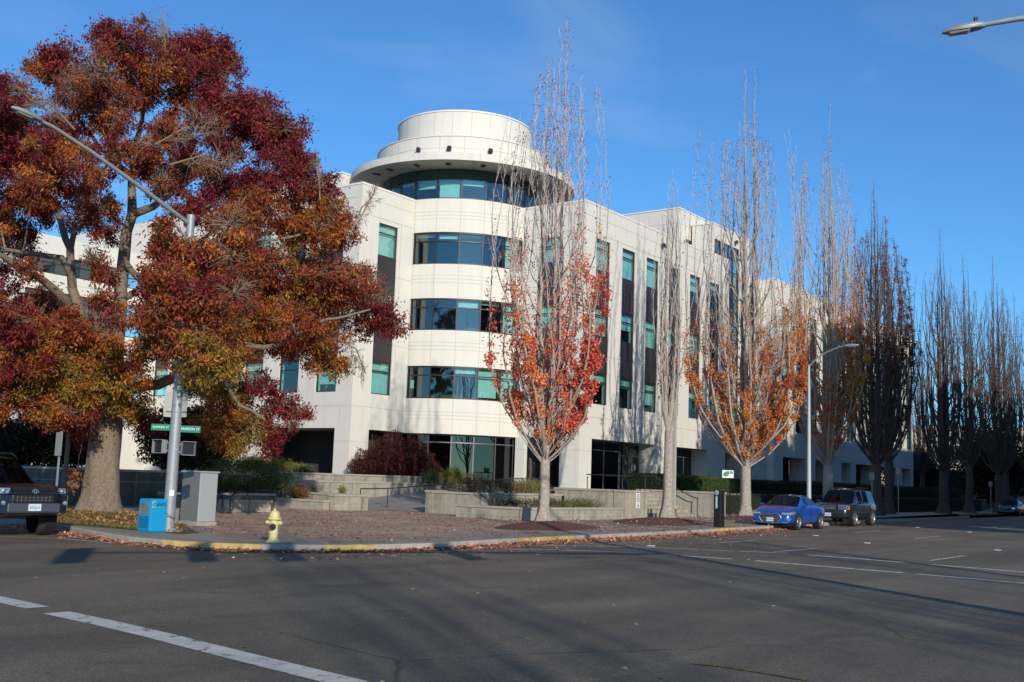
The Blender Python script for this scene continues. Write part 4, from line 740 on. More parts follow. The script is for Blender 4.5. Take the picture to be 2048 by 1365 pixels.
farp = dict(H=24.6, fork=3.4, R=env((3, .4), (6, 2.5), (11, 2.8), (16, 2.0), (24.6, .5)), tr=.40, nb=70, leafn=7000, leaf_z=(7, 5), pal=DUL, seed=29, tips=.25, stems=4)
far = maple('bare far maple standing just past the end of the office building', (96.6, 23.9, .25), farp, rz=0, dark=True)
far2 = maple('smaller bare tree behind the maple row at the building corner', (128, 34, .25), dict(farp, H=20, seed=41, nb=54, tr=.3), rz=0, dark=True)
def copy_tree(o, parent=None):
    c = o.copy(); COL.objects.link(c); c.parent = parent
    for ch in [q for q in o.children]: copy_tree(ch, c)
    return c
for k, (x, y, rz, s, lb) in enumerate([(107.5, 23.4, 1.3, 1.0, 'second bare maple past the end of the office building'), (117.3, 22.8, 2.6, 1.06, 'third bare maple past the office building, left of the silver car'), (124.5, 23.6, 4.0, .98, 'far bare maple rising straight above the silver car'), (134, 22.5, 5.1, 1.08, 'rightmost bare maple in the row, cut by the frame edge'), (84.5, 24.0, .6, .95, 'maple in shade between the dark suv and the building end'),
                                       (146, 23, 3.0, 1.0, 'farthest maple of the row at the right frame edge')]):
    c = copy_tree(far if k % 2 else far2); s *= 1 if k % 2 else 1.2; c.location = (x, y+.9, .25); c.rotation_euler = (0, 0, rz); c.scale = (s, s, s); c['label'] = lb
# trees on the near corner behind the camera: their bare limbs streak the asphalt with soft shade
for k, (x, y, s) in enumerate([(-15.6, -25.8, 1), (-9.5, -30.4, 1), (-5.0, -34.0, 1.0)]):
    if k == 0: c = maple('bare maple behind the camera', (x, y, 0), dict(H=27, fork=4, R=env((3, .4), (8, 2.6), (16, 2.6), (27, .5)), tr=.26, nb=34, leafn=300, leaf_z=(10, 4), pal=DUL, seed=61, twn=.7, stems=2)); bare = c
    else: c = copy_tree(bare)
    c.location = (x, y, 0); c.rotation_euler = (0, 0, k*1.7); c.scale = (s, s, s); c['group'] = 'street trees behind the camera'; c['label'] = ['bare maple behind the camera on its left', 'bare maple straight behind the camera', 'bare maple behind the camera on its far right'][k]

def foliage(name, label, cat, base, clumps, n, pal, L=.07, W=.035, group=None, twn=30, droop=.2, mtw='twig', sig=.5, shell=False):
    """shrub: clumps = (x, y, z, rx, ry, rz)"""
    t = thing(name, label, cat, base, group); V = []; C = []; tw = MB(); rr = random.Random(int(base[0]*100)); tot = sum(c[3]*c[4]+c[3]*c[5] for c in clumps)
    for (x, y, z, rx, ry, rz_) in clumps:
        k = max(30, int(n*(rx*ry+rx*rz_)/tot)); d = RNG.normal(size=(k, 3)); d /= np.linalg.norm(d, axis=1)[:, None]
        d *= (RNG.uniform(.80 if shell else .1, 1, (k, 1))**.6)*(1+.13*np.sin(d[:, :1]*7+x)*np.sin(d[:, 1:2]*6+y)+.1*np.sin(d[:, 2:]*9))
        V.append(leaf_quads(np.array((x, y, z))+d*np.array((rx, ry, rz_))+RNG.normal(size=(k, 3))*.03, L, W, droop))
        u = RNG.uniform(0, 1, (k, 1)); c0, c1 = np.array(pal[0]), np.array(pal[1]); q = .5+.5*np.sin(d[:, :1]*5+3*d[:, 2:]+x); C.append((c0+(c1-c0)*np.clip(u*.6+q*.4, 0, 1))*RNG.uniform(.6, 1.4, (k, 1)))
        for j in range(max(2, int(twn*rx*rz_))):
            a = rr.uniform(0, 6.28); e = Vector((x+rx*.9*cos(a)*rr.random(), y+ry*.9*sin(a)*rr.random(), z+rz_*rr.uniform(.3, 1.05))); s_ = Vector((x+rx*.2*cos(a), y+ry*.2*sin(a), z-rz_)); tw.tube([s_, s_.lerp(e, .5)+Vector((cos(a), sin(a), 0))*.08, e], [.012, .008, .003], 3, cap=False)
    tw.build('stems', M[mtw], t, base, fix=False); quads_np('leaves', np.concatenate(V), LEAF, np.concatenate(C), t, base); return t
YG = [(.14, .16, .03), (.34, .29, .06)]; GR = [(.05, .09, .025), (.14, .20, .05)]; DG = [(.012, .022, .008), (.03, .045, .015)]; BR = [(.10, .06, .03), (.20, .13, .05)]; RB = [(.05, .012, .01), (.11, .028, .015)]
rs = random.Random(9)
# weeping maple on the terrace
cl = [(46.8+dx*.78, 41.75-dx*.62+dy, 1.5+h*.5, .95, .85, .35+h*.52) for dx, dy, h in ((0, 0, 2.4), (-.9, -.3, 2.1), (.9, -.3, 2.15), (-1.5, .1, 1.3), (1.7, .1, 1.5), (.3, -.8, 2.0), (-.5, -.8, 1.9), (2.4, .2, .8), (1.2, -.8, 1.3), (-1.3, -.8, 1.2))]
foliage('weeping_maple', 'dome shaped weeping maple with dark maroon foliage in front of the tower', 'tree', (46.6, 41.9, 1.3), cl, 60000, RB, .15, .035, droop=1.6, shell=False, twn=8)
for k, (x, y, z, rx, ry, rz_, n, pal, lb) in enumerate([
    (36.9, 41.8, 1.95, 2.6, .8, .55, 14000, YG, 'long yellow green shrub bed along the terrace left of the doorway'),
    (39.4, 41.6, 1.8, 1.0, .6, .4, 4000, YG, 'yellow green shrub beside the dark doorway opening'),
    (31.6, 38.0, 1.1, 1.5, 1.0, .75, 7000, GR, 'glossy green shrub right of the grey utility cabinet'),
    (33.6, 37.2, 1.35, 1.3, .9, .62, 7000, GR, 'dense mid green shrub above the lowest concrete ledge'),
    (29.9, 38.6, .95, .8, .8, .65, 3500, GR, 'loose dark green shrub just behind the bike rack'),
    (34.3, 36.1, .8, .6, .5, .42, 2500, [(.14, .06, .02), (.22, .12, .03)], 'small russet shrub at the end of the green shrubs'),
    (38.9, 40.6, 1.75, .7, .4, .32, 1600, DG, 'low dark shrub at the foot of the corner pillar'),
    (48.0, 38.2, 1.75, 1.0, .6, .6, 5000, YG, 'clump of yellow ornamental grass in front of the tower glazing'),
    (46.0, 38.1, 1.7, .8, .5, .5, 2000, GR, 'small green plant beside the yellow grass clump')]):
    ty = 'ornamental_grass' if 'ornamental' in lb else 'shrub'
    foliage(ty, lb, 'shrub', (x, y, z-rz_), [(x+dx*rx*.55, y+dy*ry*.4, z+dz*rz_*.25, rx*.5, ry*.8, rz_*.9) for dx, dy, dz in ((-1, .3, -.3), (-.4, -.4, .3), (.3, .2, .4), (.9, -.2, -.2), (0, 0, 0))], n, pal, .08 if ty == 'shrub' else .22, .035 if ty == 'shrub' else .012, droop=.0, group='terrace shrubs', twn=26)
for k, (y, lb) in enumerate(((39.0, 'left'), (37.2, 'middle'), (35.3, 'right'))):
    foliage('small_shrub', 'tiny round yellow green shrub, %s one of three on the low terrace' % lb, 'shrub', (36.0, y, .85), [(36.25, y, .98, .22, .24, .22)], 500, YG, .06, .03, group='three tiny shrubs', twn=60)
for k, (x, y, z, rx, ry, rz_, n, pal, lb) in enumerate([
    (38.2, 29.2, 1.45, 1.2, 1.0, .55, 4200, BR, 'tall brownish bush at the left end of the rear planter'), (40.4, 29.0, 1.40, 1.2, .9, .42, 3600, BR, 'feathery brown bush in the middle of the rear planter'),
    (42.6, 29.2, 1.38, 1.3, .9, .40, 3600, YG, 'thin yellow bush in the rear planter behind the maple'), (44.0, 30.4, 1.45, .7, .8, .45, 2400, BR, 'dry brown bush at the right end of the rear planter'),
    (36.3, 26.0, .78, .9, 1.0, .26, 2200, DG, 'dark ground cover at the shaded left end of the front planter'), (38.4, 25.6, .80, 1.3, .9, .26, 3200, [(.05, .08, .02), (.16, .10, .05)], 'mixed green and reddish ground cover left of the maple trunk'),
    (41.0, 25.5, .78, 1.4, .9, .26, 3200, [(.08, .11, .03), (.22, .19, .06)], 'yellow green ground cover right of the maple trunk')]):
    foliage('planter_shrub', lb, 'shrub', (x, y, z-rz_), [(x+dx*rx*.6, y+dy*ry*.5, z+dz*rz_*.3, rx*.48, ry*.6, rz_*.9) for dx, dy, dz in ((-1, .3, -.2), (-.3, -.5, .2), (.4, .4, .1), (1, -.3, -.1))], n, pal, .07, .022, group='planter bushes', twn=60)
def hedge(label, x0, y0, z0, x1, y1, z1, n, pal, base=None):
    t = thing('hedge', label, 'hedge', ((x0+x1)/2, (y0+y1)/2, z0), 'clipped hedges'); A = (x1-x0, y1-y0, z1-z0); base = ((x0+x1)/2, (y0+y1)/2, z0)
    c = MB(); c.box((x0+.08, y0+.08, z0), (x1-.08, y1-.08, z1-.08)); c.build('core', mat('hedge_core', (.012, .018, .006), 1), t, base)
    ar = np.array([A[0]*A[2], A[1]*A[2], A[0]*A[1]]); f = RNG.choice(3, n, p=ar/ar.sum()); p = RNG.uniform(0, 1, (n, 3))*np.array(A)
    p[f == 0, 1] = 0; p[f == 1, 0] = 0; p[f == 2, 2] = A[2]; q = np.array((x0, y0, z0))+p; cx = np.array(base)+np.array((0, 0, A[2]/2)); q += RNG.normal(size=(n, 3))*.035+.05*np.sin(q*3.1)[:, [1, 2, 0]]
    C = np.array(pal[0])+(np.array(pal[1])-np.array(pal[0]))*RNG.uniform(0, 1, (n, 1)); quads_np('leaves', leaf_quads(q, .06, .04, 0), LEAF, C*RNG.uniform(.6, 1.4, (n, 1)), t, base)
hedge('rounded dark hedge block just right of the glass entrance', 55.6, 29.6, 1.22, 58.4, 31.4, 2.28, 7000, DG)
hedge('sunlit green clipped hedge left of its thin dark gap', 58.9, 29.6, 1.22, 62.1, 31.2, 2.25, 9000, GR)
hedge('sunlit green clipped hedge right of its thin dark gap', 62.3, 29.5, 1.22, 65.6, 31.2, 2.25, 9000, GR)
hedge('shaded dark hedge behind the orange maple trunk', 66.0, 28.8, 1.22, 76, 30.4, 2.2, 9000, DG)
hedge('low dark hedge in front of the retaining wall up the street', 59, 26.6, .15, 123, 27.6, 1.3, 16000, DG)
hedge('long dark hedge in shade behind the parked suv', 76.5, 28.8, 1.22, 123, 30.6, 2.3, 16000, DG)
# dark evergreens in the shade left of the left wing
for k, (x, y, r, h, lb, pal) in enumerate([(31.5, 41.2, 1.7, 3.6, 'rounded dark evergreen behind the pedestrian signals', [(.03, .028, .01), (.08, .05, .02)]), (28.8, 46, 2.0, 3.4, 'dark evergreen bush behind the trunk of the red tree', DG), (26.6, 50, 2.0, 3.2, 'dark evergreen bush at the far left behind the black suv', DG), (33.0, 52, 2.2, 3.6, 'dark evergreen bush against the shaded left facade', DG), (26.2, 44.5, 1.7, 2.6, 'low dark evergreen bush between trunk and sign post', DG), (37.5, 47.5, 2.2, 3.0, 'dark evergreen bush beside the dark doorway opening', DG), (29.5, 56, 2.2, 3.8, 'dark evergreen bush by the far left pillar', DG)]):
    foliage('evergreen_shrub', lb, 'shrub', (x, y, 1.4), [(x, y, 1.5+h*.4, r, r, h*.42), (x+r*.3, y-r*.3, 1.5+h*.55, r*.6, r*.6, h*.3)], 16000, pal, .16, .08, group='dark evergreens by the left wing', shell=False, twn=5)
# large trees beyond the right edge whose shade falls on the far pavement and lower facade
def shade_tree(x, y, z0, z1, r, lb):
    t = thing('evergreen_tree', lb, 'tree', (x, y, 0), 'broad trees beyond the right edge'); b = MB(); b.tube([(x, y, -.1), (x+.1, y, z0), (x, y, z1*.8)], [.5, .4, .15], 12); rr = random.Random(int(x*7))
    for k in range(26): a = rr.uniform(0, 6.28); z = rr.uniform(z0-.5, z1*.85); b.tube([(x, y, z-1), (x+cos(a)*r*.4, y+sin(a)*r*.4, z), (x+cos(a)*r*.8, y+sin(a)*r*.8, z+.8)], [.14, .09, .03], 5)
    b.build('trunk', M['bark'], t, (x, y, 0), fix=False)
    n = 26000; d = RNG.normal(size=(n, 3)); d /= np.linalg.norm(d, axis=1)[:, None]; d *= RNG.uniform(.35, 1, (n, 1))**.5; p = np.array((x, y, (z0+z1)/2))+d*np.array((r, r, (z1-z0)/2))
    quads_np('crown', leaf_quads(p, .42, .26, .3), LEAF, np.array(DG[1])*RNG.uniform(.6, 1.6, (n, 1)), t, (x, y, 0))
for k, (x, y, r, h) in enumerate(((137, 29, 4.5, 9.5), (146, 24, 4.5, 8.5), (133, 37, 3.0, 7.0))):
    foliage('evergreen_tree', ['dark evergreen mass behind the far maples, left of the silver car', 'dark evergreen mass behind the silver car', 'small dark conifer just right of the office building end'][k], 'tree', (x, y, .1), [(x, y, h*.5+.5, r, r, h*.5), (x+1, y-1, h*.6, r*.8, r*.8, h*.35)], 16000, DG, .34, .2, group='dark evergreens beyond the maples', twn=1)
shade_tree(43.5, -8.5, 8.2, 25, 4.6, 'big evergreen beyond the right edge, nearest the lamp post'); shade_tree(51.5, -9.5, 8.4, 26, 5.2, 'big evergreen beyond the right edge, middle one'); shade_tree(59, -10.5, 8.0, 27, 5.2, 'big evergreen beyond the right edge, beside the brick building')

# ================================================================ FALLEN LEAVES
def litter(name, label, P_, pal, L=.09, W=.06):
    n = len(P_); V = leaf_quads(P_, L, W, 0, flat=True); c0, c1 = np.array(pal[0]), np.array(pal[1])
    o = quads_np(name, V, LITTER, (c0+(c1-c0)*RNG.uniform(0, 1, (n, 1)))*RNG.uniform(.55, 1.35, (n, 1))); tag(o, label, 'leaves', kind='stuff')
def along(line, n, s0, s1, off, sig, z):
    P2 = [Vector(p) for p in line]; acc = [0]
    for a, c in zip(P2, P2[1:]): acc.append(acc[-1]+(c-a).length)
    s = RNG.uniform(s0, s1, n); out = np.zeros((n, 3)); xs = np.interp(s, acc, [p.x for p in P2]); ys = np.interp(s, acc, [p.y for p in P2])
    x2 = np.interp(s+.1, acc, [p.x for p in P2]); y2 = np.interp(s+.1, acc, [p.y for p in P2]); nx, ny = y2-ys, -(x2-xs); l = np.hypot(nx, ny)+1e-9
    o = off+np.abs(RNG.normal(size=n))*sig; out[:, 0] = xs+nx/l*o; out[:, 1] = ys+ny/l*o; out[:, 2] = z+RNG.uniform(0, .05, n)*np.clip(1-o*2, .1, 1); return out
kl = kerb_line[3:]
litter('fallen_leaves', 'drift of pink and orange leaves lying in the gutter along the kerb', np.concatenate([along(kl, 16000, 16.5, 38, .0, .26, .01), along(kl, 2600, 38, 46, .0, .25, .01), along(kl, 2600, 5.5, 17, .0, .12, .01), along(kl, 2200, 0, 6, 0, .3, .01), along(kl, 900, 10, 40, .3, 1.2, .004)]), [(.50, .15, .08), (.68, .36, .24)])
n = 9000; Q = np.stack([RNG.uniform(17.5, 37, n), RNG.uniform(17.4, 34, n), np.full(n, .165)], 1); dn = np.sin(Q[:, 0]*1.1+1)*np.sin(Q[:, 1]*.9)+RNG.normal(size=n)*.7; Q = Q[dn > -.3]
litter('fallen_leaves', 'scattered pale red leaves over the brick plaza', Q, [(.30, .09, .05), (.50, .26, .15)], .085, .06)
n = 3600; Q = np.stack([RNG.uniform(30, 56, n), RNG.uniform(17.9, 25, n), np.full(n, .165)], 1); litter('fallen_leaves', 'scattered pale leaves on the walk and mulch by the street maples', np.concatenate([Q[:, :3]+np.array([0, 0, .0]), Q[:900]+np.array([.3, .2, .16])]), [(.42, .18, .12), (.6, .36, .25)], .08, .06)
n = 15000; a = RNG.uniform(0, 2*pi, n); r_ = np.sqrt(RNG.uniform(0, 1, n)); gx, gy = 20.0+2.5*r_*np.cos(a), 31.2+6.2*r_*np.sin(a); Q = np.stack([gx, gy, .16+.13*(1-r_**2)**1.3+.02], 1); n2 = 9000; Q2 = np.stack([RNG.uniform(17.2, 19.5, n2), RNG.uniform(22.5, 32, n2), np.full(n2, .175)], 1)
litter('fallen_leaves', 'yellow brown leaves covering the lawn around the big tree', np.concatenate([Q, Q2[Q2[:, 1] > 21.9+(Q2[:, 0]-17.2)*1.3]]), [(.26, .13, .04), (.50, .30, .11)], .11, .06)
n = 200; Q = np.stack([RNG.uniform(4, 30, n), RNG.uniform(3, 17, n), np.full(n, .008)], 1); litter('fallen_leaves', 'a few stray leaves on the open asphalt', Q, [(.3, .16, .08), (.5, .3, .15)], .07, .05)
# grass blades on the lawn
n = 16000; a = RNG.uniform(0, 2*pi, n); r_ = np.sqrt(RNG.uniform(0, 1, n)); P3 = np.stack([20.0+2.6*r_*np.cos(a), 31.2+6.4*r_*np.sin(a), .16+.13*(1-r_**2)**1.3], 1); n2 = 14000; P4 = np.stack([RNG.uniform(17, 19.6, n2), RNG.uniform(22.5, 34, n2), np.full(n2, .16)], 1); P4 = P4[P4[:, 1] > 21.9+(P4[:, 0]-17.2)*1.3]; P3 = np.concatenate([P3, P4]); n = len(P3)
d = RNG.normal(size=(n, 3))*np.array([.02, .02, 0]); w_ = RNG.normal(size=(n, 3))*np.array([.006, .006, 0]); h = np.zeros((n, 3)); h[:, 2] = RNG.uniform(.015, .05, n)
V = np.stack([P3-w_, P3+w_, P3+w_*.3+d+h, P3-w_*.3+d+h], 1); o = quads_np('grass', V, LITTER, np.array((.13, .115, .035))*RNG.uniform(.5, 1.8, (n, 1))); tag(o, 'short green grass on the corner lawn', 'grass', kind='stuff')
# moss in the crack in the foreground asphalt
n = 2600; s = RNG.uniform(0, 1, n); mx_ = np.interp(s, [0, .25, .6, 1], [9.81, 9.88, 9.83, 9.76]); my = np.interp(s, [0, .25, .6, 1], [4.74, 4.52, 4.09, 3.64]); Q = np.stack([mx_+RNG.normal(size=n)*.012, my+RNG.normal(size=n)*.012, np.full(n, .004)], 1)
litter('moss', 'thin line of green moss in the foreground asphalt crack', Q, [(.06, .08, .02), (.16, .14, .05)], .02, .012)
# ================================================================ STREET FURNITURE
def B_(t, mb, name, m_, base, **k): return mb.build(name, m_, t, base, **k)
# hydrant
base = (18.05, 19.2, .155); base = (16.72, 18.3, .155); t = thing('fire_hydrant', 'yellow fire hydrant with a black side cap on the plaza corner', 'hydrant', base); x, y, z = base
HY = mat('hydrant_yellow', (.80, .66, .27), .45, var=.1, scale=12, bump=.1, stain=.15)
b = MB(); b.lathe([(0, 0), (.15, 0), (.155, .03), (.12, .05), (.098, .07), (.095, .19), (.108, .195), (.108, .215), (.097, .22), (.097, .50), (.10, .50)], base, 24); b.build('barrel', HY, t, base, smooth=40)
b = MB(); b.lathe([(.10, .50), (.145, .505), (.15, .53), (.145, .555), (.112, .56), (.114, .60), (.106, .64), (.085, .68), (.05, .705), (.034, .71), (.034, .725), (.02, .73), (.02, .752), (0, .752)], base, 24); b.build('bonnet', HY, t, base, smooth=40)
for dx, dy, zz, r, m_, nm in ((-.8, -.6, .35, .062, M['black'], 'pumper_cap'), (.6, -.8, .43, .045, HY, 'side_cap'), (-.6, .8, .44, .042, HY, 'side_cap')):
    b = MB(); a = Vector((x, y, z+zz)); d = Vector((dx, dy, 0)); b.tube([a+d*.07, a+d*.115, a+d*.12, a+d*.165], [r*.85, r*.85, r*1.15, r*1.1], 12); b.tube([a+d*.16, a+d*.19], [.02, .018], 5); b.build(nm, m_, t, base, smooth=40)
for k in range(6):
    b = MB(); a = k*pi/3; b.tube([(x+.13*cos(a), y+.13*sin(a), z+.03), (x+.13*cos(a), y+.13*sin(a), z+.055)], .012, 6); b.build('flange_bolt', HY, t, base)
# newspaper box
base = (16.58, 22.42, .155); t = thing('newspaper_box', 'bright blue plastic newspaper box against the grey signal pole', 'newspaper box', base); x, y, z = base; s = .235; h = .80
BL = mat('blue_plastic', (.008, .30, .56), .4, var=.05, scale=3); BD = mat('dark_blue_plastic', (.005, .16, .34), .45)
b = MB(); b.box((x-s+.03, y-s, z), (x+s, y+s, z+h)); b.build('shell', BL, t, base, bevel=.012)
b = MB(); b.box((x-s-.002, y-s+.02, z+.05), (x-s+.029, y+s-.02, z+h-.02)); fr = b.build('door', BL, t, base, bevel=.008)
b = MB(); b.box((x-s-.008, y-.15, z+.44), (x-s+.0, y+.15, z+.70)); b.build('window', mat('smoky_acrylic', (.10, .10, .095), .12, var=.8, scale=4, col2=(.28, .27, .22)), fr, base)
b = MB(); b.box((x-s-.006, y-.19, z+.10), (x-s-.001, y+.19, z+.34)); b.box((x-s-.02, y-.18, z+.365), (x-s-.001, y+.18, z+.39)); b.build('pull_bar', BD, fr, base)
b = MB(); b.box((x-s-.004, y-s-.006, z), (x+s, y-s-.001, z+.045)); b.build('plinth', BD, t, base)
text('S', .21, t, (-.155, -.2385, .665), XR, mat('logo_yellow', (.85, .62, .05), .5), ext=.001); text('S', .155, t, (-.150, -.2400, .665), XR, mat('logo_black', (.02, .06, .02), .5), ext=.001)
text('alem', .145, t, (.062, -.2385, .680), XR, mat('logo_navy', (.0, .015, .07), .5), ext=.001); text('weekly', .062, t, (.062, -.2385, .612), XR, mat('logo_green', (.12, .45, .05), .5), ext=.001)
# signal pole
base = (17.35, 22.8, .155); t = thing('signal_pole', 'tall grey steel pole with pedestrian signals and a long lamp arm', 'signal pole', base); x, y, z = base
b = MB(); b.lathe([(0, -.04), (.36, -.04), (.36, .02), (0, .03)], base, 20); b.build('footing', M['kerb'], t, base)
b = MB(); b.tube([(x, y, z+.02), (x, y, z+.07)], .21, 16); b.tube([(x, y, z+.06), (x, y, z+4), (x, y, 8.1)], [.15, .125, .10], 20); b.tube([(x, y, 8.08), (x, y, 8.2)], .11, 12); b.build('pole', M['galv'], t, base, smooth=40)
b = MB(); b.tube([(x, y, 7.95), (x-1.5, y-.07, 8.5), (x-3.0, y-.14, 9.02), (x-4.1, y-.2, 9.33), (x-4.45, y-.22, 9.38)], [.06, .055, .048, .042, .038], 12); b.tube([(x, y, 7.5), (x-.9, y-.04, 8.15)], .03, 8); b.build('lamp_arm', M['galv'], t, base, smooth=40)
def cobra(t, base, p, d, L=.72, w_=.15):
    d = Vector(d).normalized(); s_ = Vector((-d.y, d.x, 0)).normalized(); b = MB(); P0 = Vector(p); prof = [(0, .04, .05), (.1, .10, .08), (.3, .135, .095), (.6, .14, .085), (.85, .10, .06), (1, .03, .03)]; vs = []
    for f, ww, hh in prof:
        c = P0+d*L*f
        for q in range(12): a = 2*pi*q/12; vs.append(c+s_*cos(a)*ww+Vector((0, 0, max(-.045, sin(a)*hh))))
    b.add(vs, [(j*12+q, j*12+(q+1) % 12, (j+1)*12+(q+1) % 12, (j+1)*12+q) for j in range(5) for q in range(12)]+[tuple(range(12)), tuple(range(60, 72))]); hd = b.build('lamp_head', M['galv'], t, base, smooth=50)
    b = MB(); c0 = P0+d*L*.35; b.add([c0+s_*a+d*bb+Vector((0, 0, -.05)) for a, bb in ((-.1, 0), (.1, 0), (.09, L*.5), (-.09, L*.5))]+[c0+s_*a+d*bb+Vector((0, 0, -.075)) for a, bb in ((-.08, .04), (.08, .04), (.07, L*.45), (-.07, L*.45))], [(0, 1, 2, 3), (4, 5, 6, 7), (0, 1, 5, 4), (1, 2, 6, 5), (2, 3, 7, 6), (3, 0, 4, 7)]); b.build('lens', mat('lamp_lens', (.35, .36, .36), .2), hd, base)
    b = MB(); c1 = P0+d*L*.22+Vector((0, 0, .08)); b.tube([c1, c1+Vector((0, 0, .09))], .035, 8); b.build('photocell', M['black'], hd, base)
cobra(t, base, (x-4.4, y-.22, 9.38), (-1, -.05, .12), .75)
for nm, sy, ang in (('left', 0, 0), ('right', 0, 0)): pass
def ped(cx, cy, cz, n, nm='pedestrian_signal'):
    n = Vector((*n, 0)).normalized(); s_ = Vector((-n.y, n.x, 0)); b = MB(); c = Vector((cx, cy, cz))
    def bx(mb, w_, d0, d1, z0, z1): mb.add([c+s_*a+n*d+Vector((0, 0, q)) for q in (z0, z1) for a, d in ((-w_, d0), (w_, d0), (w_, d1), (-w_, d1))], [(0, 3, 2, 1), (4, 5, 6, 7), (0, 1, 5, 4), (1, 2, 6, 5), (2, 3, 7, 6), (3, 0, 4, 7)])
    bx(b, .165, -.12, 0, -.17, .17); hs = b.build(nm, M['galv'], t, base, bevel=.02)
    f = MB(); bx(f, .145, .003, .012, -.15, .15); f.build('dark_face', M['black'], hs, base)
    v = MB(); bx(v, .17, .0, .10, .16, .172); bx(v, .17, 0, .06, -.172, -.16)
    v.add([c+s_*a+n*d+Vector((0, 0, q)) for a in (-.172, -.16) for q in (-.17, .17) for d in (0, .08)], [(0, 1, 3, 2), (4, 5, 7, 6), (0, 1, 5, 4), (2, 3, 7, 6)]); v.add([c+s_*a+n*d+Vector((0, 0, q)) for a in (.16, .172) for q in (-.17, .17) for d in (0, .08)], [(0, 1, 3, 2), (4, 5, 7, 6), (0, 1, 5, 4), (2, 3, 7, 6)]); v.build('visor', M['galv'], hs, base)
    g = MB(); g.tube([tuple(c+Vector((0, 0, .1))-n*.06), (x, y, cz+.1)], .02, 6); g.tube([tuple(c+Vector((0, 0, -.1))-n*.06), (x, y, cz-.1)], .02, 6); g.build('bracket', M['galv'], hs, base)
ped(x+.20, y-.30, 2.21, (-.35, -1)); ped(x-.22, y+.30, 2.24, (-1, -.12))
b = MB(); b.add([(x+.05, y-.14, 2.61), (x+.36, y-.52, 2.61), (x+.36, y-.52, 2.78), (x+.05, y-.14, 2.78), (x+.06, y-.13, 2.61), (x+.37, y-.51, 2.61), (x+.37, y-.51, 2.78), (x+.06, y-.13, 2.78)], [(0, 1, 2, 3), (4, 5, 6, 7), (0, 1, 5, 4), (1, 2, 6, 5), (2, 3, 7, 6), (3, 0, 4, 7)]); sg = b.build('street_name_sign', M['green'], t, base)
text('MARION ST', .088, sg, (.205-.004, -.33-.003, 2.54), (pi/2, 0, -.887), M['txt'], ext=.001)
b = MB(); b.add([(x-.06, y+.12, 2.64), (x-.36, y+.50, 2.64), (x-.36, y+.50, 2.80), (x-.06, y+.12, 2.80), (x-.05, y+.13, 2.64), (x-.35, y+.51, 2.64), (x-.35, y+.51, 2.80), (x-.05, y+.13, 2.80)], [(0, 1, 2, 3), (4, 5, 6, 7), (0, 1, 5, 4), (1, 2, 6, 5), (2, 3, 7, 6), (3, 0, 4, 7)]); sg = b.build('street_name_sign', M['green'], t, base)
text('SUMMER ST', .08, sg, (-.212, .307, 2.565), (pi/2, 0, -.903), M['txt'], ext=.001)
for z0, z1 in ((3.12, 3.62), (2.98, 3.10)):
    for sx, sy, ex, ey in ((-.04, .13, -.17, .27), (.05, -.15, .12, -.26)):
        b = MB(); b.add([(x+sx-.05, y+sy-.04, z0), (x+ex-.05, y+ey-.04, z0+.01), (x+ex-.05, y+ey-.04, z1), (x+sx-.05, y+sy-.04, z1), (x+sx-.035, y+sy-.03, z0), (x+ex-.035, y+ey-.03, z0+.01), (x+ex-.035, y+ey-.03, z1), (x+sx-.035, y+sy-.03, z1)], [(0, 1, 2, 3), (4, 5, 6, 7), (0, 1, 5, 4), (1, 2, 6, 5), (2, 3, 7, 6), (3, 0, 4, 7)]); b.build('sign_back', M['alum'], t, base)
b = MB(); b.tube([(x, y, 3.11), (x, y, 3.14)], .15, 12); b.tube([(x, y, 2.83), (x, y, 2.86)], .142, 12); b.build('pole_band', M['galv'], t, base)
b = MB(); b.add([(x-.118, y-.10, 1.02), (x-.02, y-.155, 1.02), (x-.02, y-.155, 1.17), (x-.118, y-.10, 1.17)], [(0, 1, 2, 3)]); b.build('sticker', M['white'], t, base, fix=False)
b = MB(); b.tube([(16.83, 22.25, .75), (17.0, 22.5, .62), (17.25, 22.62, .52), (17.45, 22.62, .45)], .01, 5); cb = b.build('lock_chain', mat('rusty_chain', (.2, .12, .08), .8), None); tag(cb, 'thin rusty chain tying the blue newspaper box to the pole', 'chain')
# utility cabinet
base = (19.95, 24.95, .155); t = thing('utility_cabinet', 'tall light grey traffic control cabinet on a low concrete pad', 'cabinet', base); x, y, z = base
CG = mat('cabinet_grey', (.40, .43, .42), .45, .2, var=.03, scale=2); CG2 = mat('cabinet_brushed_side', (.28, .275, .255), .5, .5, var=.06, scale=1)
b = MB(); b.box((x-.33, y-.42, z-.05), (x+.33, y+.42, z+.10)); b.build('pad', M['conc'], t, base)
b = MB(); b.box((x-.30, y-.38, z+.10), (x+.30, y+.38, z+1.46)); b.build('body', [CG], t, base, bevel=.01)
b = MB(); b.box((x-.34, y-.42, z+1.462), (x+.33, y+.42, z+1.50)); b.build('roof', CG, t, base)
b = MB(); b.box((x-.315, y-.37, z+.13), (x-.302, y+.37, z+1.44)); d_ = b.build('door', CG2, t, base); b = MB(); b.tube([(x-.33, y+.28, z+.62), (x-.335, y+.28, z+.80), (x-.32, y+.20, z+.81)], .012, 6); b.build('handle', M['chrome'], d_, base)
b = MB(); b.box((x-.29, y-.395, z+.12), (x+.29, y-.381, z+1.44)); b.build('side_panel', CG, t, base, bevel=.004)
base = (19.9, 26.0, .155); t = thing('meter_box', 'small grey electric meter pedestal standing behind the cabinet', 'meter box', base); b = MB(); b.box((19.82, 25.87, .15), (20.02, 26.1, 1.02)); b.build('housing', M['alum'], t, base); b = MB(); b.box((19.805, 25.93, .88), (19.818, 26.04, .95)); b.build('label', M['white'], t, base)
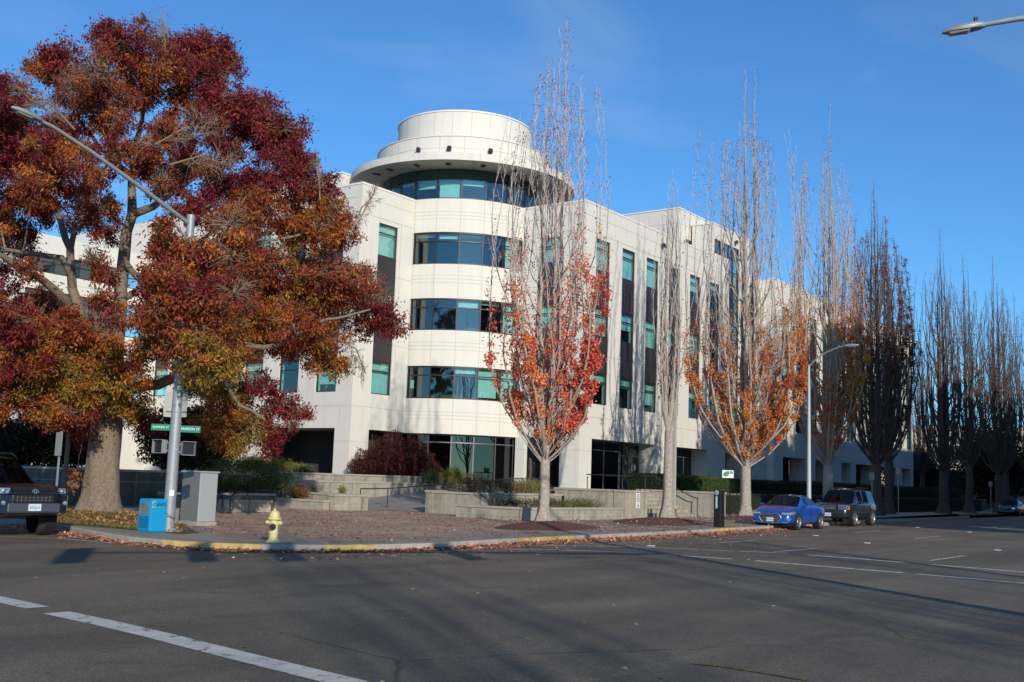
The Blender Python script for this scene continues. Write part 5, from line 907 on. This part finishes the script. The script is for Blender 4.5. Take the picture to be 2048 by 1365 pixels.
# sign posts
base = (17.92, 28.72, .3); t = thing('sign_post', 'thin white edge-on sign post beside the black suv', 'sign', base); b = MB(); b.box((17.90, 28.70, .1), (17.945, 28.74, 2.65)); b.build('post', M['galv'], t, base); b = MB(); b.box((17.86, 28.55, 1.95), (17.875, 28.86, 2.62)); b.build('sign_plate', M['alum'], t, base)
def post(base, label, H, plate=None, m_='alum', w_=.05):
    t = thing('sign_post', label, 'sign', base); x, y, z = base; b = MB(); b.box((x-w_/2, y-w_/2, z-.1), (x+w_/2, y+w_/2, H)); b.build('post', M[m_], t, base)
    if plate: b = MB(); b.box((x-.04, y-plate/2, H-.45), (x-.03, y+plate/2, H)); b.build('sign_plate', M['white' if plate > .5 else 'alum'], t, base)
    return t
t = post((46.0, 23.44, .2), 'slender brown square post standing before the hedge and right of the slim maple', 5.8, None, 'soffit', .13); b = MB(); b.box((45.9, 23.34, .05), (46.1, 23.54, .62)); b.build('base_cover', M['black'], t, (46.0, 23.44, .2)); MATS_post = mat('bronze_post', (.16, .125, .10), .6); t.children[0].data.materials[0] = MATS_post
t = post((52.0, 23.35, .2), 'small white and green leaf sign on a thin dark post behind the pay station', 2.25, None, 'black', .05); b = MB(); b.add([(51.70, 23.62, 2.19), (52.02, 23.14, 2.19), (52.02, 23.14, 2.58), (51.70, 23.62, 2.58), (51.72, 23.63, 2.19), (52.04, 23.15, 2.19), (52.04, 23.15, 2.58), (51.72, 23.63, 2.58)], [(0, 1, 2, 3), (4, 5, 6, 7), (0, 1, 5, 4), (1, 2, 6, 5), (2, 3, 7, 6), (3, 0, 4, 7)]); pl_ = b.build('sign_plate', M['white'], t, (52.0, 23.35, .2))
b = MB(); cu, du = Vector((51.85, 23.392, 2.38)), Vector((.554, -.832, 0)); pts = [(-.2, -.10), (-.24, -.02), (-.17, .09), (-.05, .15), (.08, .15), (.10, .06), (.04, -.06), (-.08, -.14)]; b.add([cu+du*a+Vector((-.008, -.004, q)) for a, q in pts], [tuple(range(8))]); b.add([cu+du*a+Vector((-.008, -.004, q)) for a, q in ((.13, .02), (.26, .02), (.26, .15), (.13, .15))], [(0, 1, 2, 3)]); b.build('leaf_mark', M['green'], pl_, (52.0, 23.35, .2), fix=False)
# pay station
base = (39.9, 18.35, .155); t = thing('pay_station', 'black parking pay station pillar with a round blue P badge', 'parking meter', base); x, y, z = base
b = MB(); b.box((x-.19, y-.15, z), (x+.19, y+.15, z+1.36)); b.prism([(x-.19, y-.15), (x+.19, y-.15), (x+.19, y+.15), (x-.19, y+.15)], z+1.36, z+1.46, top=lambda a, c: z+1.42); b.build('pillar', M['black'], t, base, bevel=.02)
b = MB(); b.lathe([(0, 0), (.085, 0), (.085, -.01), (0, -.01)], (x-.191, y+.02, z+1.33), 24, axis='x'); b.build('badge_rim', M['white'], t, base, fix=False)
b = MB(); b.lathe([(0, -.012), (.072, -.012)], (x-.191, y+.02, z+1.33), 24, axis='x'); bg_ = b.build('badge', mat('badge_blue', (.03, .16, .42), .4), t, base, fix=False)
text('P', .13, bg_, (-.191-.014, .02, 1.33), XL_, M['txt'], ext=.001); b = MB(); b.box((x-.197, y-.02, z+.72), (x-.191, y+.065, z+1.2)); ps = b.build('side_strip', mat('strip_blue', (.25, .42, .55), .5), t, base)
text('PAY HERE', .075, ps, (-.1985, .022, .96), (0, -pi/2, 0), M['txt'], ext=.001)
# bike rack: two black inverted U hoops
for k, (x, y, lb) in enumerate(((25.9, 31.6, 'black steel bike hoop nearest the grey cabinet'), (26.5, 30.85, 'black steel bike hoop on the open plaza side'))):
    t = thing('bike_rack', lb, 'bike rack', (x, y, .155), 'pair of bike hoops'); b = MB(); pts = [(x-.22, y+.26, .12), (x-.22, y+.26, .72)]+[(x-.22+.22*(1-cos(a)), y+.26-.26*(1-cos(a)), .72+.2*sin(a)) for a in np.linspace(.3, pi-.3, 7)]+[(x+.22, y-.26, .72), (x+.22, y-.26, .12)]; b.tube(pts, .032, 8); b.build('hoop', M['black'], t, (x, y, .155), smooth=50)
    b = MB(); b.tube([(x-.22, y+.26, .15), (x-.22, y+.26, .17)], .08, 10); b.tube([(x+.22, y-.26, .15), (x+.22, y-.26, .17)], .08, 10); b.build('foot_plate', M['black'], t, (x, y, .155))
t = thing('bicycle_wheel', 'single bicycle wheel left locked to the bike hoop', 'wheel', (26.2, 31.3, .155)); b = MB(); ring = [(26.2+.18*cos(a), 31.3-.25*cos(a), .48+.31*sin(a)) for a in np.linspace(0, 2*pi, 25)]; b.tube(ring, .02, 6); b.build('tyre', M['rubber'], t, (26.2, 31.3, .155)); b = MB(); [b.tube([(26.2, 31.3, .48), p], .004, 3) for p in ring[::2]]; b.build('spokes', M['galv'], t, (26.2, 31.3, .155))
# street lamps
base = (52.2, 19.25, .16); t = thing('street_lamp', 'tall white street lamp pole rising behind the parked blue sedan', 'street lamp', base); x, y, z = base; LW = mat('painted_lamp_pole', (.40, .46, .46), .5, .1)
b = MB(); b.tube([(x, y, .1), (x, y, 4), (x, y, 7.9)], [.115, .09, .055], 16); b.tube([(x, y, .1), (x, y, .35)], .18, 12); b.build('pole', LW, t, base, smooth=40)
b = MB(); b.tube([(x, y, 7.8), (x-.05, y-.35, 8.15), (x, y-.9, 8.5), (x, y-1.5, 8.72), (x, y-1.8, 8.76)], [.045, .04, .036, .032, .03], 10); b.build('lamp_arm', M['galv'], t, base, smooth=50); cobra(t, base, (x, y-1.75, 8.76), (0, -1, .03), .75)
base = (21.6, -1.0, .0); t = thing('street_lamp', 'curved arm street lamp reaching in from the top right corner', 'street lamp', base); x, y, z = base
b = MB(); b.tube([(x, y, 0), (x, y, 5), (x, y, 9.3)], [.14, .12, .09], 16); b.tube([(x, y, 0), (x, y, .3)], .2, 12); b.build('pole', M['galv'], t, base, smooth=40)
b = MB(); b.tube([(x, y, 9.1), (x-.5, y+1.0, 9.62), (x-1.15, y+2.45, 9.93), (x-1.60, y+3.55, 10.02), (x-1.95, y+4.5, 9.98), (x-2.12, y+5.1, 9.93)], [.075, .068, .06, .055, .05, .045], 12); b.build('lamp_arm', M['galv'], t, base, smooth=50); cobra(t, base, (x-2.08, y+5.0, 9.93), (-.36, .93, -.12), .72)
# signal mast beyond the right edge with its arm over the junction (its heads shade the kerb side lane)
base = (14.3, -1.2, 0); t = thing('signal_mast', 'signal mast behind the camera with a long arm over the junction', 'signal pole', base); x, y, z = base
b = MB(); b.tube([(x, y, 0), (x, y, 6), (x, y, 12.2)], [.19, .15, .09], 16); b.build('pole', M['galv'], t, base, smooth=40); b = MB(); b.tube([(x, y, 6.0), (8.6, 1.4, 6.3), (1.3, 4.6, 6.4)], [.11, .09, .06], 12); b.build('mast_arm', M['galv'], t, base, smooth=40)
for hx, hy in ((1.5, 4.5), (3.7, 3.55), (5.3, 2.85), (9.0, 1.2)):
    b = MB(); b.box((hx-.2, hy-.2, 5.65), (hx+.2, hy+.2, 6.75)); b.box((hx-.33, hy-.03, 5.55), (hx+.33, hy+.0, 6.85)); h_ = b.build('signal_head', M['black'], t, base)
    for q, cm in enumerate(((.4, .02, .02), (.4, .25, .02), (.02, .3, .1))): c = MB(); c.lathe([(0, 0), (.12, 0)], (hx-.205, hy, 6.5-q*.32), 14, axis='x'); c.build('signal_lens', mat('signal_lens_%d' % q, cm, .3), h_, base, fix=False)

# ================================================================ VEHICLES
def vehicle(name, label, loc, rz, L, W, H, sta, paint, roof_from, hood_st, wheel_r, wx, details, cat='car', gl=None, wheel_turn=0):
    """sta: (x, zbottom, zbelt, ztop, half width, half width of roof); x grows to the front"""
    t = thing(name, label, cat, (*loc, 0), 'vehicles by the kerb', rz); SR = M['carglass']; rows = []
    for (x, zb, zl, zt, w_, wt) in sta:
        gh = zt-zl; rows.append([(0, zb), (w_*.80, zb), (w_*.96, zb+.10), (w_, zb+(zl-zb)*.5), (w_*.985, zl-.10), (w_*.94, zl), (wt+(w_*.94-wt)*.90 if gh > .15 else w_*.90, zl+min(.03, gh*.3)), (wt, zt-min(.07, gh*.3)), (wt*.86, zt-min(.015, gh*.1)), (0, zt+(.015 if gh < .15 else .03))])
    def V_(i, j, s): return (sta[i][0], rows[i][j][0]*s, rows[i][j][1])
    body, gs, ws, rw = MB(), MB(), MB(), MB()
    n = len(rows[0])
    for i in range(len(sta)-1):
        for j in range(n-1):
            for s in (1, -1):
                q = [V_(i, j, s), V_(i+1, j, s), V_(i+1, j+1, s), V_(i, j+1, s)]; tgt = body
                if j == 6 and i in details['side']: tgt = gs
                if j >= 6 and i == details['ws'] and j != 6: tgt = ws
                if j == 6 and i == details['ws']: tgt = body
                if j >= 7 and i == details['rw']: tgt = rw
                if tgt is gs:   # leave painted pillars around each side pane
                    a, c, d, e = [Vector(p) for p in q]; f0 = .06 if (i not in details.get('pil', ())) else .12; lo, hi = .10, .93
                    P2 = lambda u, v: (a*(1-u)+c*u)*(1-v)+(e*(1-u)+d*u)*v
                    gs.add([P2(f0, lo), P2(1-f0, lo), P2(1-f0, hi), P2(f0, hi)], [(0, 1, 2, 3)])
                    for (u0, u1, v0, v1) in ((0, f0, 0, 1), (1-f0, 1, 0, 1), (f0, 1-f0, 0, lo), (f0, 1-f0, hi, 1)): body.add([P2(u0, v0), P2(u1, v0), P2(u1, v1), P2(u0, v1)], [(0, 1, 2, 3)])
                else: tgt.add(q, [(0, 1, 2, 3)])
    for i in (0, len(sta)-1): body.add([V_(i, j, 1) for j in range(n)]+[V_(i, j, -1) for j in range(n-2, 0, -1)], [tuple(range(2*n-2))])
    def fin(mb, nm, m_, par=t):
        o = mb.build(nm, m_, par); 
        bm = bmesh.new(); bm.from_mesh(o.data); bmesh.ops.remove_doubles(bm, verts=bm.verts, dist=.0008); bmesh.ops.recalc_face_normals(bm, faces=bm.faces); bm.to_mesh(o.data); bm.free()
        o.data.polygons.foreach_set('use_smooth', [True]*len(o.data.polygons)); o.data.set_sharp_from_angle(angle=radians(34)); return o
    bo = fin(body, 'body', paint)
    for sg in (1, -1):
        g2 = MB()
        for q in gs.f:
            p4 = [gs.v[i] for i in q]
            if p4[0][1]*sg > 0: g2.add(p4, [(0, 1, 2, 3)])
        fin(g2, 'side_window', SR); fin(ws, 'windshield', SR); fin(rw, 'rear_window', SR)
    # cabin floor and seats so the glass has something behind it
    c = MB(); x0, x1 = details['cab']; c.box((x0, -W*.38, .45), (x1, W*.38, .62)); zs = details['belt']
    for sx in (x0+.5, x1-1.3):
        for sy in (-.36, .36): c.box((sx, sy-.23, .6), (sx+.16, sy+.23, zs+.12)); c.box((sx+.02, sy-.11, zs+.12), (sx+.12, sy+.11, zs+.32))
    c.box((x1-.5, -W*.37, .7), (x1-.1, W*.37, zs-.03)); c.build('interior', mat('car_interior', (.03, .03, .032), .9), t)
    for xw in wx:
        for s in (1, -1):
            ya = s*(W/2-.11); k = MB(); k.lathe([(wheel_r*1.13, -.16), (wheel_r*1.13, .118), (0, .118)], (xw, ya, wheel_r*1.02), 28, axis='y') if s > 0 else k.lathe([(wheel_r*1.13, .16), (wheel_r*1.13, -.118), (0, -.118)], (xw, ya, wheel_r*1.02), 28, axis='y'); k.build('wheel_arch', mat('arch_black', (.008, .008, .008), .95), t, fix=False)
            tyr = MB(); r = wheel_r; tyr.lathe([(r*.62, -.11), (r*.93, -.115), (r, -.085), (r, .085), (r*.93, .115), (r*.62, .11)], (0, 0, 0), 36, axis='y'); wh = tyr.build('wheel', M['rubber'], t, smooth=40); wh.location = (xw, ya+s*.03, r)
            if wheel_turn and xw > 0: wh.rotation_euler = (0, 0, wheel_turn); wh.location = (xw, ya+s*.0, r)
            rm = MB(); rm.lathe([(r*.66, s*.10), (r*.62, s*.115), (r*.58, s*.09), (r*.56, s*.04)], (0, 0, 0), 36, axis='y'); rm.lathe([(0, s*.105), (r*.13, s*.105), (r*.15, s*.07)], (0, 0, 0), 20, axis='y')
            for q in range(details.get('spokes', 5)):
                a = 2*pi*q/details.get('spokes', 5)
                for dd in (-.16, .16): rm.add([(r*.1*cos(a-.25), s*.102, r*.1*sin(a-.25)), (r*.1*cos(a+.25), s*.102, r*.1*sin(a+.25)), (r*.6*cos(a+dd+.07), s*.088, r*.6*sin(a+dd+.07)), (r*.6*cos(a+dd-.07), s*.088, r*.6*sin(a+dd-.07))], [(0, 1, 2, 3)])
            rm.build('rim', M['rim'], wh, fix=False, smooth=30); dk = MB(); dk.lathe([(0, s*.035), (r*.6, s*.035)], (0, 0, 0), 24, axis='y'); dk.lathe([(0, -s*.09), (r*.62, -s*.09)], (0, 0, 0), 24, axis='y'); dk.build('brake_disc', mat('brake_dark', (.03, .03, .03), .6, .5), wh, fix=False)
    for s in (1, -1):
        mr = MB(); xm = details['mir']; mr.lathe([(0, -.09), (.06, -.08), (.085, 0), (.075, .06), (0, .075)], (xm, s*(W/2+.07), zs+.07), 12, axis='y'); mr.tube([(xm, s*(W/2-.07), zs+.0), (xm, s*(W/2+.05), zs+.04)], .025, 6); mr.build('mirror', details.get('mirm', paint), t, smooth=50)
    return t
# dark suv at the left edge, seen from its front
PB = mat('dark_navy_metallic', (.018, .024, .042), .28, .5, coat=.8, spec=.6)
sta = [(-2.40, .62, 1.02, 1.08, .82, .74), (-2.33, .50, 1.08, 1.62, .90, .66), (-2.10, .46, 1.12, 1.80, .94, .69), (-1.2, .40, 1.14, 1.85, .955, .70), (-.2, .38, 1.14, 1.86, .96, .70), (.45, .38, 1.13, 1.80, .96, .68), (1.12, .38, 1.14, 1.20, .955, .78), (1.7, .42, 1.16, 1.22, .95, .78), (2.12, .50, 1.14, 1.20, .93, .78), (2.30, .52, 1.06, 1.13, .88, .74), (2.38, .55, .90, .97, .80, .66)]
T4 = vehicle('suv', 'dark navy suv with front wheel turned, cut by the left frame edge', (14.22, 26.05), -pi/2, 4.8, 1.92, 1.85, sta, PB, 0, 0, .39, (-1.40, 1.42), dict(side=(2, 3, 4), ws=5, rw=0, cab=(-2.1, 1.2), belt=1.12, mir=.75, spokes=6, pil=(3,)), wheel_turn=-.42)
GRB = mat('grille_black', (.012, .012, .012), .35)
f = MB(); f.box((2.31, -.52, 1.07), (2.40, .52, 1.155)); f.build('upper_grille', GRB, T4); f = MB(); f.box((2.36, -.50, .80), (2.43, .50, .99)); gr = f.build('grille', GRB, T4)
f = MB()
for k in range(9): f.box((2.431, -.43+k*.1, .82), (2.44, -.415+k*.1, .97))
for k in range(2): f.box((2.431, -.46, .86+k*.06), (2.442, .46, .87+k*.06))
f.build('mesh_bars', mat('grille_grey', (.10, .10, .09), .5), gr)
f = MB(); f.box((2.32, -.64, .99), (2.43, .64, 1.065)); f.build('grille_bar', PB, T4, bevel=.02)
f = MB(); f.box((2.30, -.66, .57), (2.46, .66, .80)); f.build('bumper', mat('bumper_slate', (.13, .14, .17), .35, .6), T4, bevel=.04)
for s in (1, -1):
    f = MB(); f.prism([(2.05, s*.93), (2.36, s*.60), (2.42, s*.60), (2.38, s*.80), (2.10, s*.955)][::s], 1.0, 1.14); hl = f.build('headlight', M['lens'], T4, bevel=.015)
    f = MB(); f.lathe([(.045, .0), (.05, .03), (.0, .02)], (2.41, s*.72, 1.07), 14, axis='x'); f.build('projector', M['chrome'], hl)
    f = MB(); f.prism([(2.2, s*.945), (2.44, s*.66), (2.47, s*.66), (2.42, s*.83), (2.24, s*.965)][::s], .56, .98); f.build('bumper_corner', PB, T4, bevel=.03)
    f = MB(); f.lathe([(0, .02), (.045, .015), (.055, 0)], (2.455, s*.76, .80), 16, axis='x'); f.build('fog_lamp', M['lens'], T4, fix=False)
    f = MB(); f.tube([(-1.7, s*.62, 1.88), (-1.5, s*.62, 1.94), (.2, s*.62, 1.93), (.4, s*.62, 1.86)], .022, 6); f.build('roof_rail', M['black'], T4)
f = MB(); [f.tube([(2.44, a*cos(q)+0, 1.035+.035+c_*sin(q)) for q in np.linspace(0, 2*pi, 21)], .008, 6) for a, c_ in ((.075, .048), (.026, .044))]; f.tube([(2.44, .045*cos(q), 1.092+.02*sin(q)) for q in np.linspace(0, 2*pi, 17)], .007, 5); f.build('emblem', M['chrome'], T4, smooth=60)
def plate(T, x, z, y=0, txt_='047 LLX'):
    f = MB(); f.box((x, y-.155, z-.08), (x+.012, y+.155, z+.08)); o = f.build('license_plate', mat('plate_pale', (.62, .68, .74), .4), T); f = MB(); f.add([(x+.0135, y-.03, z-.05), (x+.0135, y+.03, z-.05), (x+.0135, y+.0, z+.06)], [(0, 1, 2)]); f.build('tree_mark', mat('plate_teal', (.25, .6, .55), .5), o, fix=False); text(txt_, .075, o, (x+.015, y, z-.005), (pi/2, 0, pi/2), mat('plate_ink', (.06, .06, .2), .5), ext=.001)
plate(T4, 2.462, .70)
# blue sedan
PBL = mat('bright_blue_metallic', (.010, .085, .42), .3, .3, coat=.9, spec=.6)
sta = [(-2.27, .48, .80, .86, .66, .56), (-2.18, .34, .93, .98, .80, .62), (-1.80, .27, .97, 1.04, .88, .64), (-1.45, .24, .965, 1.10, .895, .60), (-.85, .22, .975, 1.40, .90, .60), (-.10, .20, .965, 1.465, .90, .62), (.38, .20, .96, 1.43, .90, .61), (1.18, .20, .94, 1.0, .90, .78), (1.62, .22, .87, .93, .895, .78), (2.00, .23, .77, .83, .88, .76), (2.17, .24, .69, .75, .84, .70), (2.26, .25, .60, .66, .76, .60), (2.30, .28, .50, .56, .66, .5)]
T5 = vehicle('sedan', 'bright blue sedan parked at the kerb with a hexagonal grille', (46.9, 18.15), pi, 4.57, 1.80, 1.43, sta, PBL, 0, 0, .335, (-1.32, 1.38), dict(side=(4, 5), ws=6, rw=3, cab=(-1.5, 1.1), belt=.95, mir=.80, spokes=5))
f = MB(); hx = [(-.50, .50), (-.40, .665), (.40, .665), (.50, .50), (.34, .29), (-.34, .29)]; f.add([(2.315, a, c) for a, c in hx]+[(2.0, a, c) for a, c in hx], [tuple(range(6))]+[(i, (i+1) % 6, 6+(i+1) % 6, 6+i) for i in range(6)]); gr = f.build('grille', GRB, T5)
f = MB(); f.tube([(2.32, a, c) for a, c in hx+hx[:1]], .02, 6); [f.box((2.316, -w_, z), (2.33, w_, z+.02)) for z, w_ in ((.345, .38), (.40, .42), (.46, .46), (.525, .46), (.59, .42))]; f.build('chrome_bars', M['chrome'], gr)
f = MB(); f.tube([(2.335, .05*cos(q), .635+.022*sin(q)) for q in np.linspace(0, 2*pi, 15)], .006, 5); f.tube([(2.31, -.025, .618), (2.31, .0, .635), (2.31, .025, .652)], .006, 5); f.build('emblem', M['chrome'], T5)
for s in (1, -1):
    f = MB(); f.prism([(2.17, s*.44), (2.30, s*.50), (2.24, s*.76), (2.02, s*.90), (1.84, s*.90), (2.0, s*.68)][::s], .635, .76, top=lambda a, c: .72+.12*(2.3-a)); hl = f.build('headlight', M['lens'], T5, bevel=.01)
    f = MB(); f.prism([(1.95, s*.905), (1.80, s*.912), (1.80, s*.88)][::s], .66, .77); f.build('side_marker', M['amber'], hl)
    f = MB(); f.add([(2.315, s*.56, .34), (2.24, s*.80, .36), (2.14, s*.87, .48), (2.26, s*.74, .44)], [(0, 1, 2, 3)]); f.build('fog_recess', GRB, T5, fix=False)
    f = MB(); f.tube([(2.32, s*.52, .32), (2.25, s*.78, .325)], .014, 5); f.build('running_light', M['lens'], T5)
    for xx in (.35, -.62):
        f = MB(); f.box((xx-.09, s*.893, .80), (xx+.09, s*.915, .825)); f.build('door_handle', PBL, T5)
    f = MB(); [f.box((xx, s*.885 if s > 0 else -.906, .32), (xx+.008, .906 if s > 0 else -.885, .93)) for xx in (.98, -.13, -1.02)]; f.build('door_seam', GRB, T5)
plate(T5, 2.332, .42, txt_='829 HQM')
# dark suv behind it
PD = mat('dark_slate_metallic', (.035, .038, .052), .28, .5, coat=.8)
sta = [(-2.42, .58, 1.02, 1.10, .80, .72), (-2.36, .46, 1.06, 1.55, .90, .66), (-2.15, .40, 1.10, 1.78, .95, .70), (-1.2, .36, 1.10, 1.84, .97, .72), (-.2, .34, 1.10, 1.85, .975, .72), (.50, .34, 1.10, 1.78, .975, .70), (1.20, .34, 1.10, 1.16, .97, .80), (1.75, .36, 1.06, 1.12, .96, .80), (2.15, .38, 1.0, 1.06, .94, .78), (2.34, .40, .90, .96, .88, .74), (2.42, .44, .72, .78, .80, .66)]
T6 = vehicle('suv', 'boxy dark slate suv parked behind the bright blue sedan', (55.8, 18.7), pi, 4.85, 1.98, 1.85, sta, PD, 0, 0, .395, (-1.42, 1.42), dict(side=(2, 3, 4), ws=5, rw=0, cab=(-2.1, 1.25), belt=1.1, mir=.8, spokes=5, pil=(3,)))
f = MB(); f.box((2.36, -.44, .80), (2.43, .44, 1.03)); gr = f.build('grille', GRB, T6); f = MB(); [f.box((2.43, -.40, z), (2.445, .40, z+.03)) for z in (.82, .89, .96)]; f.build('chrome_bars', M['chrome'], gr)
for s in (1, -1):
    f = MB(); f.prism([(2.12, s*.96), (2.38, s*.91), (2.44, s*.50), (2.35, s*.48), (2.2, s*.70)][::s], .80, 1.04); hl = f.build('headlight', M['lens'], T6, bevel=.01); f = MB(); f.prism([(2.10, s*.965), (2.30, s*.925), (2.30, s*.90)][::s], .82, .98); f.build('side_marker', M['amber'], hl)
    f = MB(); f.lathe([(0, .02), (.05, .015), (.06, 0)], (2.42, s*.72, .52), 14, axis='x'); f.build('fog_lamp', M['lens'], T6, fix=False)
    f = MB(); f.box((-1.0, s*.975 if s > 0 else -.985, .68), (.95, .985 if s > 0 else -.975, .71)); f.build('chrome_strip', M['chrome'], T6); f = MB(); f.tube([(-1.8, s*.64, 1.85), (-1.6, s*.64, 1.91), (.1, s*.64, 1.91), (.35, s*.64, 1.84)], .022, 6); f.build('roof_rail', M['black'], T6)
    f = MB(); [f.box((xx, s*.965 if s > 0 else -.98, .45), (xx+.01, .98 if s > 0 else -.965, 1.08)) for xx in (1.05, -.10, -1.1)]; f.build('door_seam', GRB, T6)
f = MB(); f.box((2.36, -.80, .42), (2.47, .80, .66)); f.build('bumper', mat('bumper_black', (.03, .03, .035), .3, .3), T6, bevel=.05); plate(T6, 2.472, .56, txt_='516 KDV')
# silver car far up the street
PS = mat('silver_blue_metallic', (.13, .17, .26), .3, .6, coat=.6)
sta = [(-2.4, .48, .86, .92, .70, .6), (-2.3, .34, .98, 1.03, .84, .64), (-1.85, .27, 1.0, 1.08, .9, .66), (-1.4, .24, 1.0, 1.2, .91, .62), (-.85, .22, .98, 1.46, .92, .60), (-.10, .20, .97, 1.52, .92, .62), (.50, .20, .96, 1.47, .92, .60), (1.15, .20, .95, 1.0, .92, .74), (1.75, .22, .88, .93, .90, .70), (2.2, .24, .78, .83, .85, .62), (2.4, .32, .6, .65, .70, .5)]
T7 = vehicle('estate_car', 'pale blue silver car parked far up the street at the right edge', (112.0, 21.55), pi, 4.8, 1.84, 1.5, sta, PS, 0, 0, .33, (-1.4, 1.42), dict(side=(4, 5), ws=6, rw=3, cab=(-1.6, 1.15), belt=.96, mir=.75, spokes=5))
f = MB(); f.box((2.37, -.36, .52), (2.42, .36, .64)); f.build('grille', GRB, T7)
for s in (1, -1): f = MB(); f.prism([(2.15, s*.86), (2.36, s*.70), (2.42, s*.44), (2.3, s*.44)][::s], .62, .74); f.build('headlight', M['lens'], T7)
# far sign posts in the shade
post((66.5, 20.6, .16), 'thin grey sign post in shade behind the dark suv', 2.9, .3); post((74.0, 21.2, .16), 'thin sign post on the verge between the suv and the far trees', 3.4, .3); post((100.0, 20.9, .16), 'thin grey post on the verge left of the silver car', 3.0, .3)
t = thing('street_lamp', 'thin dark lamp post on the lawn left of the big trunk', 'street lamp', (22.9, 36.2, .2)); b = MB(); b.tube([(22.9, 36.2, .1), (22.9, 36.2, 4.6)], [.09, .07], 10); b.build('pole', mat('bronze_post', (.16, .125, .10), .6), t, (22.9, 36.2, .2)); b = MB(); b.box((22.75, 36.05, 4.6), (23.05, 36.35, 4.9)); b.build('lamp_head', M['black'], t, (22.9, 36.2, .2))
